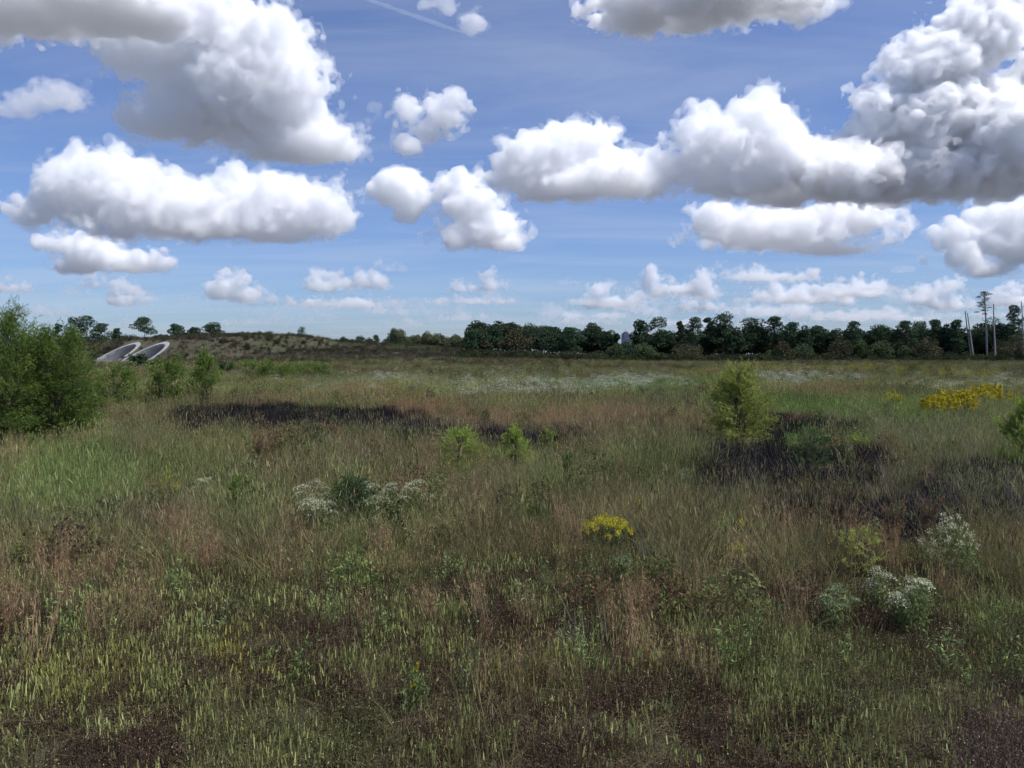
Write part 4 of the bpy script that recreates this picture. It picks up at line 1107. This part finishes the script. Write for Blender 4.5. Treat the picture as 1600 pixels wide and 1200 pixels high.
x, y, z, px, py = field(4.0, 24, lambda d: 12 * np.clip(14 / d, 0.4, 1), 29, zt=0.1)
dk = spots(px, py, Z_DARK)
x, y, z, dk = sel(rs.random(len(x)) > dk, x, y, z, dk)
T = lerp(np.broadcast_to(np.array((0.20, 0.155, 0.095)), (len(x), 3)), np.array((0.15, 0.14, 0.075))[None], rs.random(len(x))) * rs.uniform(0.6, 1.2, len(x))[:, None]
scatter('matted_thatch', 'matted dead grass lying between the living plants of the near field', 'thatch', C_THATCH, np.stack([x, y, z + 0.02], 1), T, None, (0.8, 1.3), 0.05, 33)
# distant blooms too small to count
x, y, z, px, py = field(55, 250, lambda d: 1.6 * np.clip(70 / d, 0.35, 1), 10, zt=0.7)
w = np.maximum(spots(px, py, Z_WHITE), 0.035)
k = (rs.random(len(x)) < w) & (z < 1.2)
x, y, z, px, py = sel(k, x, y, z, px, py)
T = GREYG * rs.uniform(0.7, 1.1, len(x))[:, None]
scatter('far_white_blooms', 'whitish flowering weeds in a long band across the middle of the field', 'flowers', C_WHITE, np.stack([x, y, z], 1), T, np.tile((0.58, 0.58, 0.46), (len(x), 1)), (0.9, 1.4), 0.08, 21)
x, y, z, px, py = field(55, 250, lambda d: 1.6 * np.clip(70 / d, 0.35, 1), 31, zt=0.7)
w = np.maximum(spots(px, py, Z_GOLD), 0.02)
k = (rs.random(len(x)) < w) & (z < 1.2)
x, y, z, px, py = sel(k, x, y, z, px, py)
T = np.array((0.20, 0.23, 0.07)) * rs.uniform(0.7, 1.1, len(x))[:, None]
scatter('far_yellow_blooms', 'dull yellow flowering weeds scattered below the far wood', 'flowers', C_GOLD, np.stack([x, y, z], 1), T, np.tile((0.46, 0.40, 0.05), (len(x), 1)), (0.9, 1.3), 0.08, 22)
# scrub and grass on the hill
r = np.random.default_rng(91)
n = 30000
x = r.uniform(-215, 20, n); y = r.uniform(205, 345, n); z = ground_z(x, y)
ok = z > 0.5
for kk in (0, 1):
    s, t = tunnel_st(x, y, kk); ok &= ~((np.abs(s) < TUN_W / 2 + 1.2) & (t > -2) & (t < 12.5))
x, y, z = sel(ok, x, y, z)
v = fbm(x / 14, y / 5, 4); u = fbm(x / 9 + 50, y / 4, 4)
scr = (fbm(x / 22 + 50, y / 4, 4) > 0.50) & (r.random(len(x)) < 0.26)
T = lerp(np.broadcast_to(np.array((0.112, 0.106, 0.070)), (len(x), 3)), np.array((0.098, 0.074, 0.062))[None], (v - 0.42) * 6)
T = lerp(T, np.array((0.125, 0.150, 0.062))[None], (fbm(x / 20 + 7, y / 10) - 0.52) * 6) * r.uniform(0.7, 1.2, len(x))[:, None]
P = np.stack([x, y, z], 1)
scatter('hill_grass', 'brown and olive rough grass covering the hill above the tunnels', 'grass', C_FARG, P[~scr], T[~scr], T[~scr] * 1.1, (0.8, 1.5), 0.1, 23)
Ts = lerp(np.broadcast_to(np.array((0.045, 0.060, 0.030)), (len(x), 3)), np.array((0.085, 0.070, 0.050))[None], r.random(len(x)))[scr]
scatter('hill_scrub', 'low dark scrub dotted in bands over the hill', 'scrub', C_BUSH, P[scr], Ts, None, (0.6, 1.6), 0.08, 24)
# the depth of the wood behind its edge trees, and the scrub along its foot: masses nobody could count
r = np.random.default_rng(55)
def p_woodtree(seed):
    q = np.random.default_rng(seed); p = Plant(seed)
    v, f, t = blob_leaves(crown_blobs('oak', 10.0, 9.0, q), 2200, 0.75, q); p.add(v, f, t)
    tv, tf = tubes([limb((0, 0, -0.3), (0, 0, 8), 0.22, 0.08, q, 0.02)], 5); p.add(tv, tf, 0.5)
    return p.mesh('wood_tree')
C_WOOD = proto_set('wood', [p_woodtree(700 + s) for s in range(5)])
n = 380
px = r.uniform(742, 1800, n); px = np.where(np.abs(px - 977) < 14, px + 60, px); Y = r.uniform(272, 350, n)
x = px_x(px, Y); z = ground_z(x, Y)
T = lerp(np.broadcast_to(np.array((0.034, 0.054, 0.030)), (n, 3)), np.array((0.060, 0.072, 0.042))[None], r.random(n))
scatter('deep_wood', 'dark wood filling in behind the trees of the far edge', 'wood', C_WOOD, np.stack([x, Y, z], 1), T, None, (0.78, 1.28), 0.03, 56)
n = 1300
px = r.uniform(722, 1780, n); Y = r.uniform(241, 264, n)
x = px_x(px, Y); z = ground_z(x, Y)
T = lerp(np.broadcast_to(np.array((0.040, 0.056, 0.028)), (n, 3)), np.array((0.085, 0.090, 0.048))[None], r.random(n) ** 2)
scatter('wood_edge_scrub', 'low mixed scrub along the foot of the far wood', 'scrub', C_BUSH, np.stack([x, Y, z], 1), T, None, (0.9, 3.4), 0.05, 57)
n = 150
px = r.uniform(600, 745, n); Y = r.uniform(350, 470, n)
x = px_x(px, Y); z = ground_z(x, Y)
T = lerp(np.broadcast_to(np.array((0.11, 0.135, 0.085)), (n, 3)), np.array((0.16, 0.17, 0.09))[None], r.random(n))  # paler leaf tint paints this foliage as lit
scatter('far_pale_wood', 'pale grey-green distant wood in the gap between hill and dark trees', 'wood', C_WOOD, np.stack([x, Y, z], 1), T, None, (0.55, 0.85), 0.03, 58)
# ------------------------------------------------------------------ clouds: closed meshes filled with a scattering volume
import openvdb
NT = 128
def band(seed, k0):
    r = np.random.default_rng(seed)
    f = np.fft.rfftn(r.standard_normal((NT, NT, NT)).astype(np.float32))
    kx = np.fft.fftfreq(NT) * NT
    kz = np.fft.rfftfreq(NT) * NT
    k = np.sqrt(kx[:, None, None] ** 2 + kx[None, :, None] ** 2 + kz[None, None, :] ** 2)
    f *= np.exp(-((k - k0) / (0.35 * k0)) ** 2)
    n = np.fft.irfftn(f, s=(NT, NT, NT)).astype(np.float32)
    return n / n.std()
BILLOW = sum(a * (np.abs(band(s, k)) - 0.8) for s, k, a in ((1, 4, 0.72), (2, 9, 0.62), (3, 18, 0.54), (4, 34, 0.42)))
BILLOW = BILLOW.astype(np.float32)
WISP = (0.8 * band(8, 16) + 0.7 * band(9, 30) + 0.5 * band(10, 50)).astype(np.float32)
def tile(src, shape, off, step=1):
    idx = [(np.arange(s) * step + o) % NT for s, o in zip(shape, off)]
    return src[np.ix_(*idx)]

cloud_mats = {}
def cloud_mat(density):
    key = round(density, 4)
    if key not in cloud_mats:
        m, nt, out = mat_nodes('cloud_droplets')
        v = nt.nodes.new('ShaderNodeVolumeScatter')
        v.inputs['Color'].default_value = (0.979, 0.984, 0.994, 1)
        v.inputs['Density'].default_value = density
        v.inputs['Anisotropy'].default_value = CLOUD_G
        nt.links.new(v.outputs[0], out.inputs['Volume'])
        m.cycles.homogeneous_volume = True
        cloud_mats[key] = m
    return cloud_mats[key]

CLOUD_G = 0.3
CLOUD_BASE = 1000.0
def make_cloud(label, lobes, base_y, seed, res=4.6, amp=0.28, mfp=12.0, thick=0.8, group=None, dist=None, thin=3.2, step=1):
    """lobes: ellipses (px, py, rx, ry) in photo pixels; the distance follows from the height of the cloud base"""
    r = np.random.default_rng(seed)
    lobes = np.array(lobes, float)
    cx = lobes[:, 0].mean()
    a, b = ray(cx, base_y)
    Y = dist or CLOUD_BASE / max(b, 0.045)
    mpp = Y / F_PX
    # local frame in units of photo pixels: u right, w away, z up
    org = at_depth(cx, base_y, Y)
    lift = []
    ell = []
    for (px, py, rx, ry) in lobes:
        p = at_depth(px, py, Y) - org
        u, z = p.x / mpp, p.z / mpp
        d = thick * (0.5 * rx + 0.5 * ry)
        ell.append((u, r.normal(0, 0.25) * d, z, rx, d, ry))
    ell = np.array(ell)
    pad = 14 + 0.25 * ell[:, 5].max()
    lo = (ell[:, :3] - ell[:, 3:]).min(0) - pad
    hi = (ell[:, :3] + ell[:, 3:]).max(0) + pad
    n = np.ceil((hi - lo) / res).astype(int)
    ax = [lo[i] + res * np.arange(n[i]) for i in range(3)]
    off = r.integers(0, NT, 3)
    f = np.full(n, -1e3, np.float32)
    for (u, w, z, ru, rw, rz) in ell:
        q = np.sqrt(((ax[0] - u) / ru)[:, None, None] ** 2 + ((ax[1] - w) / rw)[None, :, None] ** 2 + ((ax[2] - z) / rz)[None, None, :] ** 2)
        f = np.maximum(f, ((1 - q) * min(ru, rz, rw) ** 0.8 * 35 ** 0.2).astype(np.float32))
    big = tile(BILLOW, n, off, step)
    fine = tile(WISP, n, off[::-1])
    zz = ax[2][None, None, :]
    under = np.maximum(0, -zz) * 1.2                       # flat base
    up = np.clip(0.45 + zz / (0.5 * max(1.0, hi[2])), 0.45, 1.0)
    core = f + (amp * 36) * (big * up + 0.12 * fine) - under - 0.03 * f.max() - 2.5
    fringe = f + (amp * 34) * (big * up + 0.52 * fine) - under + 0.5
    fringe = np.minimum(fringe, f + 0.35 * f.max() + 3)    # no crumbs far outside
    fringe = np.maximum(fringe, np.where(f > 0.45 * f.max(), 2.0, -99))
    o = cloud_shell('cumulus_cloud', fringe, lo, res, mpp, cloud_mat(1.0 / (thin * mfp * mpp)))
    o.location = org
    tag(o, label, 'cloud', group)
    if (core > 0).sum() > 200:
        c = cloud_shell('dense_core', core, lo, res, mpp, cloud_mat(1.0 / (mfp * mpp)))
        c.parent = o
        c['kind'] = 'stuff'
    return o

def cloud_shell(name, f, lo, res, mpp, mat):
    global CLOUD_TRIS
    f = np.clip(f, -8, 8)
    for i in range(3):
        sl = [slice(None)] * 3
        sl[i] = 0; f[tuple(sl)] = -8
        sl[i] = -1; f[tuple(sl)] = -8
    g = openvdb.FloatGrid(8.0)
    g.copyFromArray(-f)
    pts, quads = g.convertToQuads(isovalue=0.0)
    pts = pts * res + lo
    me = bpy.data.meshes.new(name)
    me.vertices.add(len(pts)); me.vertices.foreach_set('co', (pts * mpp).astype(np.float32).ravel())
    me.loops.add(4 * len(quads)); me.loops.foreach_set('vertex_index', quads.astype(np.int32).ravel())
    me.polygons.add(len(quads)); me.polygons.foreach_set('loop_start', np.arange(0, 4 * len(quads), 4, dtype=np.int32))
    me.update(calc_edges=True)
    me.materials.append(mat)
    o = bpy.data.objects.new(name, me)
    COL.objects.link(o)
    CLOUD_TRIS += 2 * len(quads); CT[name] = CT.get(name, 0) + 2 * len(quads)
    return o
CLOUD_TRIS = 0; CT = {}
# ------------------------------------------------------------------ the clouds of the photograph
def auto(cx, cy, w, h, seed, k=12):
    r = np.random.default_rng(seed)
    out = [(cx, cy + 0.2 * h, w * 0.40, h * 0.20)]
    for i in range(k):
        u = r.uniform(-0.46, 0.46)
        t = (1 - (u / 0.52) ** 2)
        s = r.uniform(0.10, 0.27) * min(w, 1.5 * h)
        out.append((cx + u * w, cy + 0.22 * h - t * h * r.uniform(0.0, 0.5), s, s * r.uniform(0.65, 0.95)))
    return out
make_cloud('wide white cumulus with a flat grey base, lower of the two big left clouds',
    [(60, 325, 45, 30), (110, 300, 60, 50), (170, 290, 80, 62), (250, 320, 90, 48), (330, 325, 90, 50), (420, 320, 95, 52), (505, 328, 55, 50), (365, 290, 55, 34), (180, 242, 18, 24), (130, 250, 35, 26), (300, 355, 160, 20), (440, 368, 60, 14)], 376, 1, thick=0.7)
make_cloud('largest billowing cumulus at the upper left, grey underneath',
    [(250, 70, 95, 62), (330, 70, 90, 68), (400, 90, 95, 80), (465, 135, 55, 55), (330, 150, 130, 60), (420, 180, 100, 60), (500, 225, 70, 38), (270, 180, 80, 40), (450, 225, 90, 30), (400, 130, 110, 80)], 250, 2, thick=0.8)
make_cloud('dull grey cloud filling the top left corner', [(60, 10, 110, 36), (170, 20, 110, 40), (230, 20, 80, 40), (0, 0, 90, 40), (-60, 0, 90, 40)], 48, 5, thick=1.4, mfp=9)
make_cloud('faint grey cloud at the left edge under the corner cloud', [(70, 150, 60, 22), (20, 165, 40, 22), (110, 140, 30, 16)], 178, 6, mfp=43)
make_cloud('towering cumulus with grey interior at the upper right',
    [(1400, 250, 120, 55), (1300, 275, 90, 38), (1450, 190, 100, 80), (1450, 110, 75, 60), (1520, 60, 65, 60), (1550, 20, 45, 40), (1560, 220, 90, 80), (1380, 190, 50, 60), (1640, 180, 90, 120), (1240, 290, 70, 24), (1500, 265, 150, 45)], 315, 3, thick=0.9, mfp=6)
make_cloud('white peaked cumulus joining the towering right cloud on its left', [(1120, 240, 70, 60), (1180, 200, 55, 50), (1190, 160, 26, 28), (1090, 215, 40, 40), (1210, 255, 60, 42), (1150, 280, 80, 30)], 312, 8)
make_cloud('rounded white cumulus in the centre right, left of the peaked one', [(830, 255, 62, 42), (890, 235, 60, 50), (930, 225, 40, 38), (960, 265, 70, 40), (1030, 265, 50, 40), (900, 285, 120, 28), (1000, 290, 70, 24)], 312, 9)
make_cloud('long low cumulus under the towering right cloud', [(1110, 345, 42, 32), (1180, 350, 70, 28), (1260, 350, 80, 28), (1340, 345, 70, 26), (1390, 340, 30, 20), (1230, 372, 120, 16), (1300, 392, 60, 14)], 392, 10)
make_cloud('heart-shaped small white cloud in the upper centre', [(640, 180, 28, 24), (695, 175, 36, 34), (670, 195, 34, 24), (640, 225, 24, 24), (630, 240, 14, 16)], 238, 11, mfp=13)
make_cloud('ragged white cloud left of the rounded centre cumulus', [(630, 295, 44, 26), (660, 310, 30, 26), (720, 285, 40, 26), (740, 320, 50, 36), (765, 355, 60, 34), (715, 370, 40, 22), (640, 330, 18, 18), (790, 375, 35, 20)], 392, 12, mfp=9)
make_cloud('white cumulus cut by the top edge right of centre', [(1000, 5, 70, 32), (1060, 15, 45, 32), (1120, 0, 80, 26), (1220, 0, 70, 20), (960, 0, 45, 16), (1100, -30, 180, 30)], 36, 13, thick=1.2, mfp=8)
make_cloud('small torn cloud just right of the top-edge cumulus', [(1255, 30, 26, 14), (1285, 20, 18, 14), (1300, 8, 24, 10)], 42, 14, mfp=21)
make_cloud('faint round puff beside the vapour trail at the top', [(742, 38, 20, 20), (690, 10, 22, 14)], 56, 15, mfp=27)
make_cloud('tiny wisp between the biggest left cloud and the heart-shaped one', [(586, 172, 10, 10), (578, 190, 9, 9)], 200, 16, mfp=24)
make_cloud('tall cumulus cut by the right edge below the towering one', [(1570, 340, 60, 34), (1530, 370, 60, 30), (1590, 380, 60, 34), (1500, 395, 44, 22), (1540, 420, 40, 20), (1610, 350, 60, 50)], 432, 17)
make_cloud('white cumulus under the wide left cloud', [(110, 385, 34, 24), (150, 400, 50, 24), (200, 408, 44, 20), (245, 412, 34, 16), (120, 410, 50, 18)], 424, 18, mfp=9)
SM = [(28, 480, 50, 26, 'left edge just above the willow thicket'), (195, 462, 44, 40, 'above the lone umbrella pine'), (85, 485, 70, 18, 'above the left pines'), (365, 448, 70, 52, 'above the umbrella pine right of the tunnels'),
      (400, 462, 40, 30, 'right of the twin-peaked low one'), (515, 438, 60, 40, 'above the middle of the hilltop'), (570, 435, 56, 38, 'above the right shoulder of the hill'), (540, 470, 180, 26, 'long and flat above the hill'), (620, 482, 90, 26, 'flat above the right foot of the hill'),
      (613, 416, 26, 18, 'alone, egg-shaped, above the others'), (725, 445, 46, 26, 'left lump of the pair above the wood gap'), (765, 440, 44, 34, 'right lump of the pair above the wood gap'), (745, 466, 110, 22, 'flat below the pair of lumps'), (725, 490, 80, 26, 'lowest above the left end of the wood'),
      (862, 484, 34, 24, 'small and round above the oaks'), (832, 488, 22, 12, 'tiny left of the small round one'), (888, 438, 22, 14, 'tiny high above the oaks'), (960, 462, 110, 44, 'above the left half of the wood'), (1010, 478, 90, 34, 'above the distant tower'),
      (1060, 440, 90, 52, 'tall above the twin pines'), (1100, 470, 90, 40, 'broad above the central pines'), (1200, 425, 150, 34, 'flat grey-bottomed under the long low cumulus'), (1250, 455, 120, 44, 'above the centre of the right wood'), (1330, 450, 110, 40, 'rising above the umbrella pine in the wood'),
      (1200, 480, 120, 34, 'low behind the central tree tops'), (1330, 488, 150, 30, 'lowest above the umbrella pine in the wood'), (1422, 462, 60, 26, 'between the umbrella pine and the dead trunks'), (1480, 462, 80, 50, 'left of the tallest bare pine'), (1404, 418, 30, 16, 'alone in the blue right of centre'),
      (1580, 462, 80, 40, 'right of the tallest bare pine'), (290, 466, 30, 14, 'tiny above the hilltop pines'), (250, 484, 40, 14, 'thin above the hill pines'), (400, 500, 80, 18, 'faint just above the hilltop'), (480, 495, 70, 16, 'faint above the bent dark tree'), (1420, 490, 120, 26, 'low and hazy left of the dead trunks'), (900, 500, 110, 18, 'hazy strip touching the oaks'), (1060, 500, 120, 22, 'hazy strip behind the twin pines'), (150, 440, 50, 18, 'thin grey streak above the left pines'), (10, 445, 60, 30, 'left edge higher up')]
for i, (cx, cyy, w, h, where) in enumerate(SM):
    make_cloud('small distant cloud, ' + where, auto(cx, cyy, w * 1.25, h * 1.15, 60 + i, 12), cyy + 0.45 * h, 60 + i, res=3.2, amp=0.20, step=2, mfp=14 + 14 * (cyy > 470), thick=0.7, group='small clouds above the horizon')
r = np.random.default_rng(123)
LAND = [(20, 'left willow thicket'), (120, 'tall left pines'), (227, 'lone umbrella pine above the tunnels'), (333, 'flat umbrella pine on the hilltop'), (430, 'hilltop saplings'), (560, 'right shoulder of the hill'), (660, 'pale wood in the gap'),
        (770, 'left end of the wood'), (846, 'dark oaks'), (926, 'broad oak of the wood'), (1026, 'wide pine of the wood'), (1128, 'central young willow'), (1208, 'middle of the wood'), (1300, 'small light green tree'), (1380, 'right half of the wood'), (1460, 'trees left of the dead trunks'), (1560, 'right end of the wood')]
for i, (lx, what) in enumerate(LAND):
    for row, (y0, word) in enumerate(((462, 'upper'), (502, 'lower'))):
        cx = lx + r.uniform(-20, 20); cyy = y0 + r.uniform(-16, 16)
        w = r.uniform(70, 150) * (1.25 if lx > 860 else 0.8); h = r.uniform(13, 28)
        make_cloud('faint hazy cloud strip over the %s, %s of two' % (what, word), auto(cx, cyy, w, h, 400 + 2 * i + row, 12), cyy + 0.45 * h, 400 + 2 * i + row, res=3.6, amp=0.18, step=2, mfp=r.uniform(22, 50), thick=0.6,
                   group='faint cloud strips above the horizon')
print('CLOUD TRIS', CLOUD_TRIS)
# vapour trail: a thin, faint, slightly wavering tube of ice crystals high above the cumulus
pts = []
r = np.random.default_rng(8)
wob = np.cumsum(r.normal(0, 1, 26)) * 0.4
for i, q in enumerate(np.linspace(-0.6, 1.0, 26)):
    p = at_depth(575 + 185 * q, 0 + 64 * q + wob[i] * 0.5, 16000 + 1500 * q)
    pts.append(tuple(p))
mpp = 16000 / F_PX
rad = mpp * (2.6 + 1.2 * np.abs(np.sin(np.arange(26) * 1.7))) * np.linspace(0.8, 1.3, 26) * np.clip((25.6 - np.arange(26)) / 7, 0.02, 1)
tv, tf = tubes([(np.array(pts), rad)], 8)
trail = link('vapour_trail', fast_mesh('vapour_trail', tv, tf, cloud_mat(0.20 / (6 * mpp))))
tag(trail, 'thin faint white vapour trail slanting down at the top of the sky', 'vapour trail')
